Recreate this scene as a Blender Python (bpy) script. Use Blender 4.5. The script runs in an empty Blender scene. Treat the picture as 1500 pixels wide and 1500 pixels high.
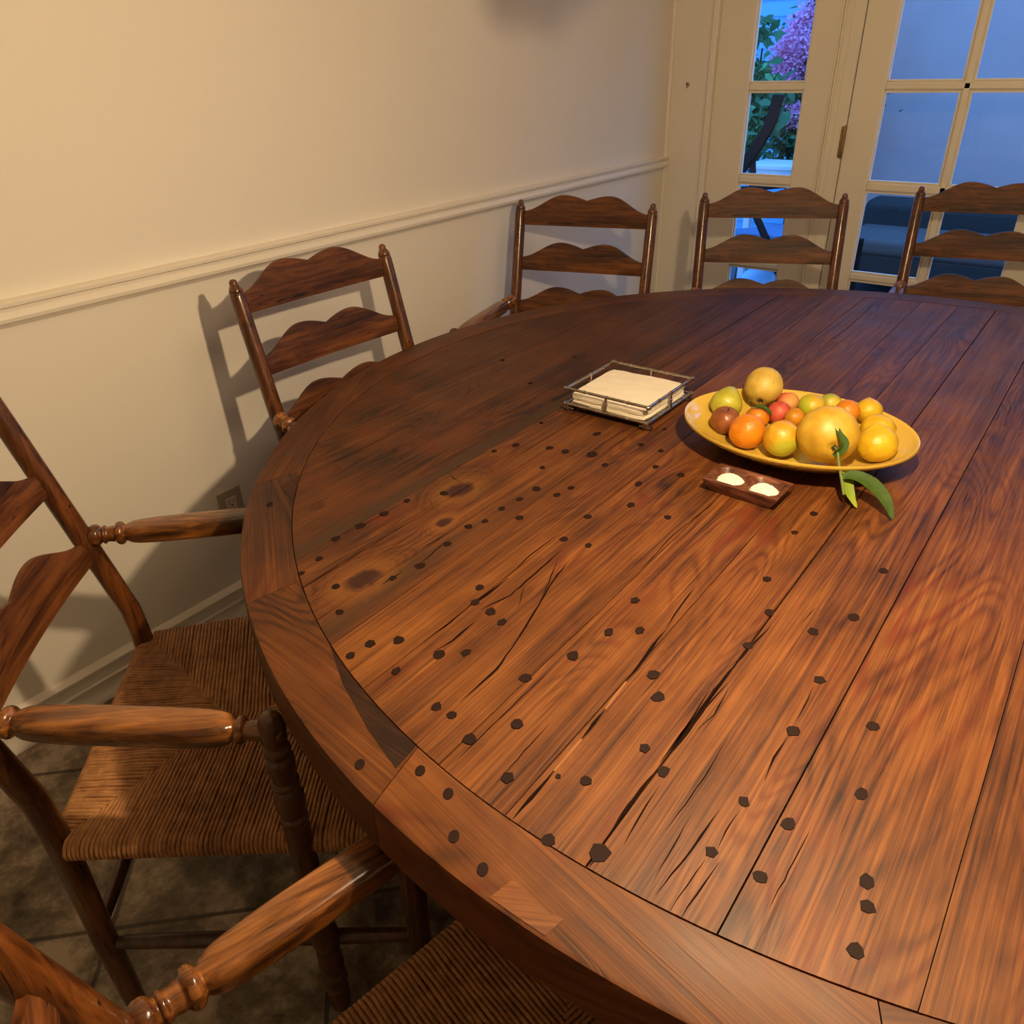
import bpy, bmesh, math, random
from mathutils import Vector, Matrix, noise
PI = math.pi
sc = bpy.context.scene
COL = sc.collection
random.seed(7)
R = random.random
def U(a, b): return a + (b - a) * R()

# ------------------------------------------------------------------ helpers
def link(o, parent=None):
    COL.objects.link(o)
    if parent is not None: o.parent = parent
    return o
def tag(o, label=None, cat=None, group=None, kind=None):
    if label: o['label'] = label
    if cat: o['category'] = cat
    if group: o['group'] = group
    if kind: o['kind'] = kind
    return o
def thing(name, label, cat, loc=(0, 0, 0), rz=0, group=None):
    o = bpy.data.objects.new(name, None)
    o.empty_display_size = .05
    o.location = loc; o.rotation_euler = (0, 0, rz)
    link(o); tag(o, label, cat, group)
    return o
def obj(name, bm, mats, parent=None, smooth=True, angle=40):
    bmesh.ops.recalc_face_normals(bm, faces=bm.faces[:])
    me = bpy.data.meshes.new(name)
    bm.to_mesh(me); bm.free()
    if not isinstance(mats, (list, tuple)): mats = [mats]
    for m in mats: me.materials.append(m)
    if smooth:
        me.polygons.foreach_set('use_smooth', [True] * len(me.polygons))
        me.set_sharp_from_angle(angle=math.radians(angle))
    o = bpy.data.objects.new(name, me)
    return link(o, parent)
def bevel(o, w=.002, seg=2):
    m = o.modifiers.new('bevel', 'BEVEL'); m.width = w; m.segments = seg; m.limit_method = 'ANGLE'
    m.angle_limit = math.radians(40)
    return o
def box(bm, x0, x1, y0, y1, z0, z1, mi=0):
    vs = [bm.verts.new(p) for p in ((x0,y0,z0),(x1,y0,z0),(x1,y1,z0),(x0,y1,z0),(x0,y0,z1),(x1,y0,z1),(x1,y1,z1),(x0,y1,z1))]
    for f in ((0,3,2,1),(4,5,6,7),(0,1,5,4),(1,2,6,5),(2,3,7,6),(3,0,4,7)):
        fc = bm.faces.new([vs[i] for i in f]); fc.material_index = mi
    return vs
def frames(pts, up=Vector((0, 0, 1))):
    out = []
    n = len(pts)
    prev = None
    for i, p in enumerate(pts):
        t = (pts[min(i + 1, n - 1)] - pts[max(i - 1, 0)]).normalized()
        if prev is None:
            u = up if abs(t.dot(up)) < .95 else Vector((0, 1, 0))
            a = t.cross(u).normalized()
        else:
            a = (prev - t * prev.dot(t)).normalized()
        prev = a
        out.append((p, t, a, a.cross(t).normalized()))
    return out
def loft(bm, pts, rings, cap=True, mi=0):
    """pts: path; rings: function i -> list of (a,b) section offsets"""
    fr = frames([Vector(p) for p in pts])
    prev = None
    first = None
    for i, (p, t, a, b) in enumerate(fr):
        sec = rings(i)
        vs = [bm.verts.new(p + a * u + b * v) for u, v in sec]
        if prev:
            n = len(vs)
            for k in range(n):
                f = bm.faces.new((prev[k], prev[(k + 1) % n], vs[(k + 1) % n], vs[k])); f.material_index = mi
        else: first = vs
        prev = vs
    if cap:
        bm.faces.new(first[::-1]).material_index = mi; bm.faces.new(prev).material_index = mi
def circ(r, n=12, rb=None, rot=0):
    rb = r if rb is None else rb
    return [(r * math.cos(2*PI*k/n + rot), rb * math.sin(2*PI*k/n + rot)) for k in range(n)]
def tube(bm, pts, rad, n=10, cap=True, mi=0):
    if not hasattr(rad, '__len__'): rad = [rad] * len(pts)
    loft(bm, pts, lambda i: circ(rad[i], n), cap, mi)
def lathe_line(bm, p0, p1, prof, n=16, mi=0):
    """prof: list of (t 0..1, radius)"""
    p0 = Vector(p0); p1 = Vector(p1)
    pts = [p0.lerp(p1, t) for t, r in prof]
    fr = frames([p0, p1]); _, t_, a, b = fr[0]
    prev = None
    for (t, r), p in zip(prof, pts):
        vs = [bm.verts.new(p + a * (r * math.cos(2*PI*k/n)) + b * (r * math.sin(2*PI*k/n))) for k in range(n)]
        if prev:
            for k in range(n):
                bm.faces.new((prev[k], prev[(k+1) % n], vs[(k+1) % n], vs[k])).material_index = mi
        else: first = vs
        prev = vs
    bm.faces.new(first[::-1]).material_index = mi; bm.faces.new(prev).material_index = mi

def smooth_prof(P, sub=4):
    out = []
    for i in range(len(P) - 1):
        p0 = P[max(i-1, 0)]; p1 = P[i]; p2 = P[i+1]; p3 = P[min(i+2, len(P)-1)]
        for k in range(sub):
            f = k / sub; v = [p1[0] + (p2[0] - p1[0]) * f]
            for j in range(1, len(p1)):
                h = p2[0] - p1[0]
                m1 = (p2[j] - p0[j]) / max(1e-6, p2[0] - p0[0]) * h; m2 = (p3[j] - p1[j]) / max(1e-6, p3[0] - p1[0]) * h
                d = p2[j] - p1[j]
                if d * m1 <= 0: m1 = 0
                if d * m2 <= 0: m2 = 0
                m1 = max(-3*abs(d), min(3*abs(d), m1)); m2 = max(-3*abs(d), min(3*abs(d), m2))
                v.append((2*f**3-3*f*f+1)*p1[j] + (f**3-2*f*f+f)*m1 + (-2*f**3+3*f*f)*p2[j] + (f**3-f*f)*m2)
            out.append(tuple(v))
    out.append(tuple(P[-1])); return out

# ------------------------------------------------------------------ materials
class NT:
    def __init__(s, name):
        s.m = bpy.data.materials.new(name); s.m.use_nodes = True
        s.t = s.m.node_tree; s.n = s.t.nodes; s.b = s.n['Principled BSDF']
    def new(s, typ, **kw):
        n = s.n.new(typ)
        for k, v in kw.items(): setattr(n, k, v)
        return n
    def set(s, sock, v):
        if isinstance(v, bpy.types.NodeSocket): s.t.links.new(v, sock)
        elif isinstance(v, bpy.types.Node): s.t.links.new(v.outputs[0], sock)
        else: sock.default_value = v
    def math(s, op, a, b=0.0, c=None, clamp=False):
        n = s.new('ShaderNodeMath', operation=op); n.use_clamp = clamp
        s.set(n.inputs[0], a); s.set(n.inputs[1], b)
        if c is not None: s.set(n.inputs[2], c)
        return n.outputs[0]
    def vmath(s, op, a, b=(0, 0, 0)):
        n = s.new('ShaderNodeVectorMath', operation=op)
        s.set(n.inputs[0], a)
        if op == 'SCALE': s.set(n.inputs[3], b)
        elif op != 'LENGTH': s.set(n.inputs[1], b)
        return n.outputs[1] if op == 'LENGTH' else n.outputs[0]
    def noise(s, vec, scale=1.0, detail=3, rough=.55, dist=0):
        n = s.new('ShaderNodeTexNoise')
        s.set(n.inputs['Vector'], vec); n.inputs['Scale'].default_value = scale
        n.inputs['Detail'].default_value = detail; n.inputs['Roughness'].default_value = rough
        n.inputs['Distortion'].default_value = dist
        return n.outputs[0]
    def ramp(s, fac, stops):
        n = s.new('ShaderNodeValToRGB'); s.set(n.inputs[0], fac)
        e = n.color_ramp.elements
        while len(e) < len(stops): e.new(.5)
        for el, (p, c) in zip(e, stops):
            el.position = p; el.color = (*c, 1) if len(c) == 3 else c
        return n.outputs[0]
    def mapr(s, v, a, b, c=0.0, d=1.0, smooth=False):
        n = s.new('ShaderNodeMapRange'); s.set(n.inputs[0], v)
        if smooth: n.interpolation_type = 'SMOOTHSTEP'
        for i, x in zip((1, 2, 3, 4), (a, b, c, d)): n.inputs[i].default_value = x
        return n.outputs[0]
    def mix(s, f, a, b, mode='MIX'):
        n = s.new('ShaderNodeMix', data_type='RGBA', blend_type=mode)
        s.set(n.inputs[0], f)
        for k, v in ((6, a), (7, b)):
            if isinstance(v, tuple) and len(v) == 3: v = (*v, 1)
            s.set(n.inputs[k], v)
        return n.outputs[2]
    def coord(s, kind='Object'): return s.new('ShaderNodeTexCoord').outputs[kind]
    def bump(s, h, strength=.3, dist=.002):
        n = s.new('ShaderNodeBump'); n.inputs['Strength'].default_value = strength
        n.inputs['Distance'].default_value = dist; s.set(n.inputs['Height'], h)
        s.t.links.new(n.outputs[0], s.b.inputs['Normal'])
    def base(s, c):
        if isinstance(c, tuple) and len(c) == 3: c = (*c, 1)
        s.set(s.b.inputs['Base Color'], c)
    def p(s, **kw):
        for k, v in kw.items(): s.set(s.b.inputs[k.replace('_', ' ')], v)

def paint(name, c, rough=.6, var=.06, bumps=.08, scale=3.0):
    t = NT(name); co = t.coord()
    n = t.noise(co, scale, 5); n2 = t.noise(co, 90, 2)
    dark = tuple(x * (1 - var * 2) for x in c)
    t.base(t.mix(n, dark, c)); t.p(Roughness=rough); t.bump(n2, bumps, .001)
    return t.m

def chair_wood(name, axis, dark=(.012, .0034, .0012), mid=(.062, .0175, .0042), light=(.17, .055, .012), rough=.27, fs=1.0, coat=.35):
    t = NT(name); co = t.coord()
    s = [85 * fs, 85 * fs, 85 * fs]; s[axis] = 5 * fs
    v = t.vmath('MULTIPLY', co, tuple(s))
    f = t.noise(v, 1, 5, .65, .6)
    s2 = [22, 22, 22]; s2[axis] = 1.5
    m = t.noise(t.vmath('MULTIPLY', co, tuple(s2)), 1, 3, .6, .8)
    b = t.noise(co, 9, 3)
    x = t.math('ADD', t.math('MULTIPLY', f, .5), t.math('MULTIPLY', m, .35))
    x = t.math('ADD', x, t.math('MULTIPLY', b, .2))
    c = t.ramp(x, [(.38, dark), (.49, mid), (.64, light)])
    s3 = [140, 140, 140]; s3[axis] = 9
    crack = t.mapr(t.noise(t.vmath('MULTIPLY', co, tuple(s3)), 1, 2, .5, 1.0), .66, .72)
    c = t.mix(crack, c, (.012, .004, .002))
    t.base(c); t.p(Roughness=rough, Coat_Weight=coat, Coat_Roughness=.16, Specular_IOR_Level=.35 if coat == 0 else .5)
    t.bump(t.math('SUBTRACT', f, t.math('MULTIPLY', crack, .8)), .35, .001)
    return t.m

W_Z = chair_wood('dark_oak_upright', 2)
W_X = chair_wood('dark_oak_slat', 0, rough=.5, coat=.0)
W_Y = chair_wood('dark_oak_arm', 1, light=(.32, .120, .026), mid=(.095, .030, .0065), dark=(.010, .0035, .0015), rough=.17, coat=.6)
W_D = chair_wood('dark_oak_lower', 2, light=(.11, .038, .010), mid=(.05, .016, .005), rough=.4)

def table_wood(name, knots=True):
    t = NT(name)
    gc = t.new('ShaderNodeAttribute', attribute_name='gc').outputs['Vector']
    tone = t.new('ShaderNodeAttribute', attribute_name='tone').outputs['Fac']
    sep = t.new('ShaderNodeSeparateXYZ'); t.set(sep.inputs[0], gc)
    wob = t.noise(gc, 5, 2)
    gw = t.vmath('ADD', gc, t.vmath('MULTIPLY', t.new('ShaderNodeTexNoise').outputs[1], (0, 0, 0)))
    fine = t.noise(t.vmath('MULTIPLY', gc, (250, 5.0, 1)), 1, 5, .72, .6)
    med = t.noise(t.vmath('MULTIPLY', gc, (38, 1.8, 1)), 1, 4, .6, .5)
    low = t.noise(t.vmath('MULTIPLY', gc, (9, 1.5, 1)), 1, 1.5, .45, .6)
    kn = None; phase = 0.0; hal = None
    if knots:
        K = [(-.808, .885, .022, .034), (-.747, .595, .023, .036), (-.757, .787, .012, .019), (-.690, 1.134, .011, .016), (-.31, .60, .012, .05), (-.97, .70, .012, .02), (-1.02, 1.60, .02, .03)]
        for i, (kx, ky, rx, ry) in enumerate(K):
            d = t.vmath('MULTIPLY', t.vmath('SUBTRACT', gc, (kx, ky, 0)), (1 / rx, 1 / ry, 0))
            L = t.math('ADD', t.vmath('LENGTH', d), t.math('MULTIPLY', t.math('SUBTRACT', t.noise(gc, 55, 3, .6), .5), .9))
            halo = t.mapr(L, .4, 3.2, 1, 0, True)
            phase = t.math('ADD', phase, t.math('MULTIPLY', halo, .22))
            h_ = t.mapr(L, 1.0, 2.4, 1, 0, True)
            if i in (0, 1, 2): hal = h_ if hal is None else t.math('MAXIMUM', hal, h_)
            if i not in (4,):
                core = t.mapr(L, .55, 1.15, .92 if i < 5 else .5, 0, True)
                kn = core if kn is None else t.math('MAXIMUM', kn, core)
    lw = t.math('ADD', low, phase)
    cath = t.math('SINE', t.math('MULTIPLY', lw, 120))
    cath = t.math('POWER', t.math('ADD', t.math('MULTIPLY', cath, .5), .5), 2.2)
    camt = t.mapr(t.noise(t.vmath('MULTIPLY', gc, (6, 1.2, 1)), 1, 2), .42, .62)
    blotch = t.noise(gc, 7, 4, .6)
    pin = t.noise(t.vmath('MULTIPLY', gc, (330, 2.2, 1)), 1, 2, .5, .4)
    msk = t.mapr(sep.outputs[0], -.93, -.80, .45, 1.0) if knots else .62
    x = t.math('ADD', t.math('ADD', t.math('MULTIPLY', t.math('MULTIPLY', t.math('SUBTRACT', fine, .5), .50), msk), .25), t.math('MULTIPLY', t.math('SUBTRACT', pin, .5), .20))
    x = t.math('ADD', x, t.math('ADD', t.math('MULTIPLY', t.math('MULTIPLY', t.math('SUBTRACT', med, .5), .36), msk), .20))
    x = t.math('SUBTRACT', x, t.math('MULTIPLY', t.math('MULTIPLY', cath, camt), .10))
    x = t.math('ADD', x, t.math('MULTIPLY', blotch, .26))
    x = t.math('ADD', x, t.math('MULTIPLY', t.math('SUBTRACT', tone, .5), .30))
    c = t.ramp(x, [(.41, (.014, .0046, .0020)), (.505, (.052, .0158, .0044)), (.61, (.110, .0345, .0074)), (.77, (.215, .076, .0155))])
    # red figure
    redm = t.math('MULTIPLY', t.math('MULTIPLY', cath, camt), t.mapr(blotch, .45, .6))
    c = t.mix(t.math('MULTIPLY', redm, .45), c, (.15, .022, .006))
    # dark grain streaks
    st = t.mapr(t.noise(t.vmath('MULTIPLY', gc, (150, 2.6, 1)), 1, 3, .6, .9), .58, .66)
    st = t.math('MULTIPLY', st, t.mapr(t.noise(t.vmath('MULTIPLY', gc, (12, 2.5, 1)), 1, 2), .42, .60))
    c = t.mix(t.math('MULTIPLY', t.math('MULTIPLY', st, .72), msk), c, (.026, .009, .005))
    if knots:
        # dark weathered stain running beside the long seam
        sx = t.math('ADD', sep.outputs[0], t.math('MULTIPLY', t.math('SUBTRACT', t.noise(t.vmath('MULTIPLY', gc, (1, 4, 1)), 1, 3), .5), .05))
        s1 = t.mapr(t.math('ABSOLUTE', t.math('ADD', sx, .880)), .004, .028, .8, 0, True)
        s1 = t.math('MULTIPLY', s1, t.mapr(sep.outputs[1], 1.5, 2.1, 1, .2))
        s2 = t.mapr(t.math('ABSOLUTE', t.math('ADD', sx, .705)), .004, .03, .6, 0, True)
        s2 = t.math('MULTIPLY', s2, t.mapr(sep.outputs[1], .7, .9, 1, 0))
        c = t.mix(t.math('MAXIMUM', s1, s2), c, (.040, .020, .009))
        c = t.mix(t.math('MULTIPLY', hal, .55), c, (.19, .072, .014))
        c = t.mix(kn, c, (.024, .0048, .005))
    t.base(c)
    t.p(Roughness=t.mapr(t.math('ADD', t.noise(gc, 14, 3), t.math('MULTIPLY', fine, .25)), .3, .9, .45, .60), Coat_Weight=.03, Coat_Roughness=.3)
    t.p(Specular_IOR_Level=.27)
    t.bump(t.math('SUBTRACT', t.math('ADD', fine, med), t.math('MULTIPLY', st, 1.2)), .28, .0009)
    return t.m
T_WOOD = table_wood('reclaimed_pine_boards')
T_RIM = table_wood('reclaimed_pine_rim', False)
def flat(name, c, rough=.6, **kw):
    t = NT(name); co = t.coord()
    n = t.noise(co, 60, 3)
    t.base(t.mix(n, tuple(x * .75 for x in c), c)); t.p(Roughness=rough, **kw)
    return t.m
M_PEG = flat('dark_wood_plug', (.017, .0062, .0038), .7, Specular_IOR_Level=.15)
M_CRACK = flat('dark_crack_filler', (.012, .0045, .003), .8, Specular_IOR_Level=.05)
M_FILL = flat('pale_seam_filler', (.26, .10, .025), .5)
M_DARK = flat('shadow_gap', (.008, .004, .003), .9)

# rush
def rush_mat():
    t = NT('twisted_rush'); co = t.coord()
    n = t.noise(co, 60, 4, .65); n2 = t.noise(co, 6, 3); n3 = t.noise(co, 420, 2)
    x = t.math('ADD', t.math('MULTIPLY', n, .5), t.math('MULTIPLY', n2, .5))
    t.base(t.ramp(x, [(.33, (.14, .052, .017)), (.5, (.31, .135, .046)), (.68, (.50, .25, .092))]))
    t.p(Roughness=.62); t.bump(n3, .6, .001)
    return t.m
M_RUSH = rush_mat()

M_WALL = paint('warm_white_wall', (.80, .745, .655), .75, .02, .10, 1.2)
M_TRIM = paint('cream_gloss_trim', (.82, .76, .66), .42, .02, .03, 2)
M_DOOR = paint('cream_door_paint', (.80, .73, .60), .38, .025, .04, 2)

def slate():
    t = NT('diagonal_slate_tile'); co = t.coord()
    mp = t.new('ShaderNodeMapping'); t.set(mp.inputs[0], co)
    mp.inputs['Rotation'].default_value = (0, 0, math.radians(-45))
    sp = t.new('ShaderNodeSeparateXYZ'); t.set(sp.inputs[0], mp)
    S = .42
    u = t.math('DIVIDE', t.math('ADD', sp.outputs[0], .256), S)    # x+y axis / sqrt2
    v = t.math('DIVIDE', t.math('ADD', sp.outputs[1], -.969), S)
    def edge(w):
        f = t.math('FRACT', t.math('ADD', w, 100.0))
        return t.math('MINIMUM', f, t.math('SUBTRACT', 1.0, f))
    d = t.math('MINIMUM', edge(u), edge(v))
    gm = t.mapr(t.math('ADD', d, t.math('MULTIPLY', t.math('SUBTRACT', t.noise(co, 30, 2), .5), .006)), .006, .013, 1, 0)
    cid = t.math('ADD', t.math('MULTIPLY', t.math('FLOOR', u), 3.17), t.math('MULTIPLY', t.math('FLOOR', v), 7.31))
    wn = t.new('ShaderNodeTexWhiteNoise', noise_dimensions='1D'); t.set(wn.inputs['W'], cid)
    a = t.noise(co, 5, 6, .65, .4); b = t.noise(co, 28, 5, .7)
    x = t.math('ADD', t.math('MULTIPLY', a, .65), t.math('MULTIPLY', b, .3))
    x = t.math('ADD', x, t.math('MULTIPLY', wn.outputs[0], .07))
    c = t.ramp(x, [(.40, (.045, .031, .019)), (.50, (.19, .145, .10)), (.58, (.42, .34, .25))])
    c = t.mix(t.math('MULTIPLY', gm, .8), c, (.02, .016, .012))
    t.base(c); t.p(Roughness=.55)
    t.bump(t.math('SUBTRACT', t.math('ADD', a, t.math('MULTIPLY', b, .5)), gm), .5, .006)
    return t.m
M_FLOOR = slate()

def glass_mat():
    t = NT('window_glass')
    t.n.remove(t.b)
    tr = t.new('ShaderNodeBsdfTransparent'); tr.inputs[0].default_value = (.93, .96, .97, 1)
    gl = t.new('ShaderNodeBsdfGlossy'); gl.inputs['Roughness'].default_value = .02
    co = t.coord()
    bp = t.new('ShaderNodeBump'); bp.inputs['Strength'].default_value = .08; bp.inputs['Distance'].default_value = .002
    t.set(bp.inputs['Height'], t.noise(co, 8, 2)); t.t.links.new(bp.outputs[0], gl.inputs['Normal'])
    fr = t.new('ShaderNodeFresnel'); fr.inputs[0].default_value = 1.45
    mx = t.new('ShaderNodeMixShader'); t.set(mx.inputs[0], fr); t.t.links.new(tr.outputs[0], mx.inputs[1]); t.t.links.new(gl.outputs[0], mx.inputs[2])
    t.t.links.new(mx.outputs[0], t.n['Material Output'].inputs[0])
    return t.m
M_GLASS = glass_mat()
def metal(name, c, rough=.3):
    t = NT(name); co = t.coord(); n = t.noise(co, 80, 4)
    t.base(t.mix(n, tuple(x * .45 for x in c), c)); t.p(Metallic=1.0, Roughness=t.mapr(n, .3, .7, rough * .7, rough * 1.6))
    return t.m
M_SILVER = metal('antique_silver', (.62, .56, .48), .20)
M_BRASS = metal('aged_brass', (.45, .30, .14), .4)

# ------------------------------------------------------------------ room
XW, YW, XR, YB, ZC = -1.786, 3.50, 2.6, -2.4, 2.65
def struct(name, bm, m, parent=None, smooth=False):
    o = obj(name, bm, m, parent, smooth)
    if parent is None: o['kind'] = 'structure'
    return o
bm = bmesh.new(); box(bm, XW - .12, XR + .12, YB - .12, YW + .12, -.1, 0); struct('floor', bm, M_FLOOR)
bm = bmesh.new(); box(bm, XW - .12, XR + .12, YB - .12, YW + .12, ZC, ZC + .1); struct('ceiling', bm, M_WALL)
bm = bmesh.new(); box(bm, XW - .12, XW, YB - .12, YW + .12, 0, ZC); struct('wall_left', bm, M_WALL)
bm = bmesh.new(); box(bm, XR, XR + .12, YB - .12, YW + .12, 0, ZC); struct('wall_right', bm, M_WALL)
bm = bmesh.new(); box(bm, XW, XR, YB - .12, YB, 0, ZC); struct('wall_behind', bm, M_WALL)
# far wall: pieces around the glazed opening X -1.60 .. 0.62 , z 0..2.08
XO0, XO1, ZO = -1.600, .62, 2.10
bm = bmesh.new()
box(bm, XW, XO0, YW, YW + .12, 0, ZC); box(bm, XO1, XR, YW, YW + .12, 0, ZC); box(bm, XO0, XO1, YW, YW + .12, ZO, ZC)
struct('wall_far', bm, M_WALL)
# corner bead
bm = bmesh.new(); tube(bm, [(XW + .003, YW - .003, 0), (XW + .003, YW - .003, ZC)], .010, 10); struct('trim_1', bm, M_TRIM, None, True)

def profile_rail(bm, prof, y0, y1):
    a = [bm.verts.new((XW + d, y0, z)) for d, z in prof]; b = [bm.verts.new((XW + d, y1, z)) for d, z in prof]
    n = len(prof)
    for i in range(n): bm.faces.new((a[i], a[(i+1) % n], b[(i+1) % n], b[i]))
    bm.faces.new(a[::-1]); bm.faces.new(b)
bm = bmesh.new()
profile_rail(bm, [(-.002, .966), (.010, .966), (.013, .972), (.022, .976), (.024, .984), (.020, .992), (.016, .996), (.017, 1.003), (.026, 1.007), (.027, 1.014), (.020, 1.018), (-.002, 1.018)], YB, YW - .005)
o = struct('trim_2', bm, M_TRIM, None, True)
bm = bmesh.new()
profile_rail(bm, [(-.002, 0), (.020, 0), (.020, .012), (.016, .018), (.014, .052), (.0165, .056), (.0165, .060), (.013, .064), (.013, .090), (.018, .094), (.019, .102), (.012, .110), (.004, .113), (-.002, .113)], YB, YW - .005)
struct('baseboard_left', bm, M_TRIM, None, True)
# casing bead left of the sidelight
bm = bmesh.new()
box(bm, -1.604, -1.576, YW - .016, YW + .03, 0, ZO + .02); box(bm, -1.598, -1.588, YW - .022, YW, 0, ZO + .02)
box(bm, XO1 - .02, XO1 + .03, YW - .016, YW + .03, 0, ZO + .02); box(bm, -1.604, XO1 + .03, YW - .016, YW + .03, ZO, ZO + .04)
bevel(struct('trim_3', bm, M_TRIM), .004, 3)

ZM = [(.215, .240), (.568, .600), (.9195, .9555), (1.2745, 1.3065), (1.628, 1.660)]   # muntins
def glazed_leaf(name, x0, x1, g0, g1, mull=(), ztop=1.985, kind_name='window'):
    """frame mesh + panes; slab between x0..x1 with glass g0..g1"""
    bm = bmesh.new()
    yf, yb = YW + .004, YW + .046
    box(bm, x0, g0, yf, yb, .01, ZO - .005); box(bm, g1, x1, yf, yb, .01, ZO - .005)
    box(bm, g0, g1, yf, yb, .01, ZM[0][1]); box(bm, g0, g1, yf, yb, ztop, ZO - .005)
    # sticking bead round the glass and muntins with a stepped profile
    ms = [(a, b) for a, b in ZM[1:]]
    cols = [g0] + [m for m in mull] + [g1]
    for a, b in ms:
        c = (a + b) / 2
        box(bm, g0, g1, yf + .004, yb - .004, a + .005, b - .005)
        box(bm, g0, g1, yf + .012, yb - .008, a, b)
    for m in mull:
        box(bm, m - .011, m + .011, yf + .004, yb - .004, ZM[0][1], ztop)
        box(bm, m - .016, m + .016, yf + .012, yb - .008, ZM[0][1], ztop)
    fr = struct(name, bm, M_DOOR); bevel(fr, .003, 2)
    zs = [(ZM[0][1], ZM[1][0])] + [(ZM[i][1], ZM[i+1][0]) for i in range(1, 4)] + [(ZM[4][1], ztop)]
    for ci in range(len(cols) - 1):
        for za, zb in zs:
            b2 = bmesh.new()
            xa = cols[ci] + (.016 if ci else 0); xb = cols[ci+1] - (.016 if ci < len(cols) - 2 else 0)
            vs = [b2.verts.new(p) for p in ((xa, yf + .022, za), (xb, yf + .022, za), (xb, yf + .022, zb), (xa, yf + .022, zb))]
            b2.faces.new(vs)
            obj('glass_pane', b2, M_GLASS, fr, False)
            b3 = bmesh.new()   # glazing bead
            w = .006
            for (p, q, r_, s_) in ((xa, xb, za, za + w), (xa, xb, zb - w, zb), (xa, xa + w, za + w, zb - w), (xb - w, xb, za + w, zb - w)):
                box(b3, p, q, yf + .010, yf + .021, r_, s_)
            obj('glazing_bead', b3, M_TRIM, fr, False)
    return fr
win = glazed_leaf('window_1', -1.576, -1.088, -1.424, -1.193)
d1 = glazed_leaf('door_1', -1.000, -.212, -.885, -.330, (-.607,))
d2 = glazed_leaf('door_2', -.208, .590, -.090, .475, (.192,))
# mullion post with stop beads between sidelight and door
bm = bmesh.new()
box(bm, -1.088, -1.003, YW - .002, YW + .07, 0, ZO)
box(bm, -1.0865, -1.0805, YW - .008, YW, 0, ZO); box(bm, -1.0775, -1.070, YW - .011, YW, 0, ZO)
box(bm, -1.045, -1.006, YW - .006, YW, 0, ZO)
bevel(struct('trim_4', bm, M_DOOR), .002, 2)
bm = bmesh.new()
for z0 in (1.04, 1.80, .28):
    b2 = bmesh.new()
    box(b2, -1.0165, -1.0045, YW - .0085, YW - .006, z0, z0 + .113)
    lathe_line(b2, (-1.0025, YW - .008, z0 - .004), (-1.0025, YW - .008, z0 + .117), [(0, .002), (.03, .005), (.33, .005), (.335, .0042), (.34, .005), (.66, .005), (.665, .0042), (.67, .005), (.97, .005), (1, .002)], 12)
    h = obj('hinge', b2, M_BRASS, d1); h['label'] = 'brass butt hinge'
bm.free()
bm = bmesh.new()   # lever handle on the meeting stile (right of the frame)
b2 = bmesh.new(); lathe_line(b2, (-.245, YW + .004, .98), (-.245, YW - .05, .98), [(0, .024), (.12, .024), (.14, .010), (.8, .009), (1, .008)], 14)
tube(b2, [(-.245, YW - .045, .98), (-.30, YW - .048, .98), (-.345, YW - .044, .976)], [.009, .008, .006], 10)
h = obj('handle', b2, M_BRASS, d1); bm.free()
bm = bmesh.new(); box(bm, XO0 - .02, XO1 + .02, YW + .0, YW + .16, -.02, .010); struct('threshold', bm, M_DOOR)

# dent / hook hole in the wall by the corner
hk = thing('nail_hook', 'tiny bent nail in the chipped plaster left of the glass doors', 'nail', (-1.698, YW, 1.302))
bm = bmesh.new(); lathe_line(bm, (0, .001, 0), (0, -.002, 0), [(0, .009), (.6, .008), (1, .005)], 9)
for v in bm.verts: v.co.x += .0015 * noise.noise(v.co * 900)
obj('chip', bm, flat('chipped_plaster', (.35, .27, .18), .9), hk)
bm = bmesh.new(); tube(bm, [(0, 0, .002), (.001, -.010, .002), (.002, -.015, .005), (.001, -.016, .010)], [.0018, .0018, .0016, .0012], 8)
tube(bm, [(-.002, 0, -.008), (-.002, -.004, -.010), (-.001, -.006, -.014)], [.0018, .0018, .001], 8)
obj('nail', bm, metal('rusty_nail', (.12, .09, .06), .5), hk)

# wall outlet
wo = thing('wall_outlet', 'taupe wall outlet with cover plate low on the left wall', 'outlet', (XW, 1.003, .347))
M_PLATE = paint('taupe_plastic', (.42, .35, .25), .45, .03, .02)
M_OUT = paint('ivory_plastic', (.66, .57, .44), .4, .02, .02)
bm = bmesh.new(); box(bm, 0, .006, -.037, .037, -.058, .058)
bevel(obj('cover_plate', bm, M_PLATE, wo, False), .003, 3)
bm = bmesh.new(); box(bm, .005, .0075, -.0165, .0165, -.0335, .0335)
rc = bevel(obj('receptacle', bm, M_OUT, wo, False), .001, 2)
for zc in (.017, -.017):
    for (yy, w, h_, dz) in ((-.007, .0018, .008, .003), (.007, .0018, .0065, .003)):
        b2 = bmesh.new(); box(b2, .0072, .0078, yy - w / 2, yy + w / 2, zc + dz - h_ / 2, zc + dz + h_ / 2); obj('slot', b2, M_DARK, rc, False)
    b2 = bmesh.new(); lathe_line(b2, (.0072, 0, zc - .0065), (.0078, 0, zc - .0065), [(0, .0026), (1, .0026)], 12); obj('slot', b2, M_DARK, rc, False)

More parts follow.
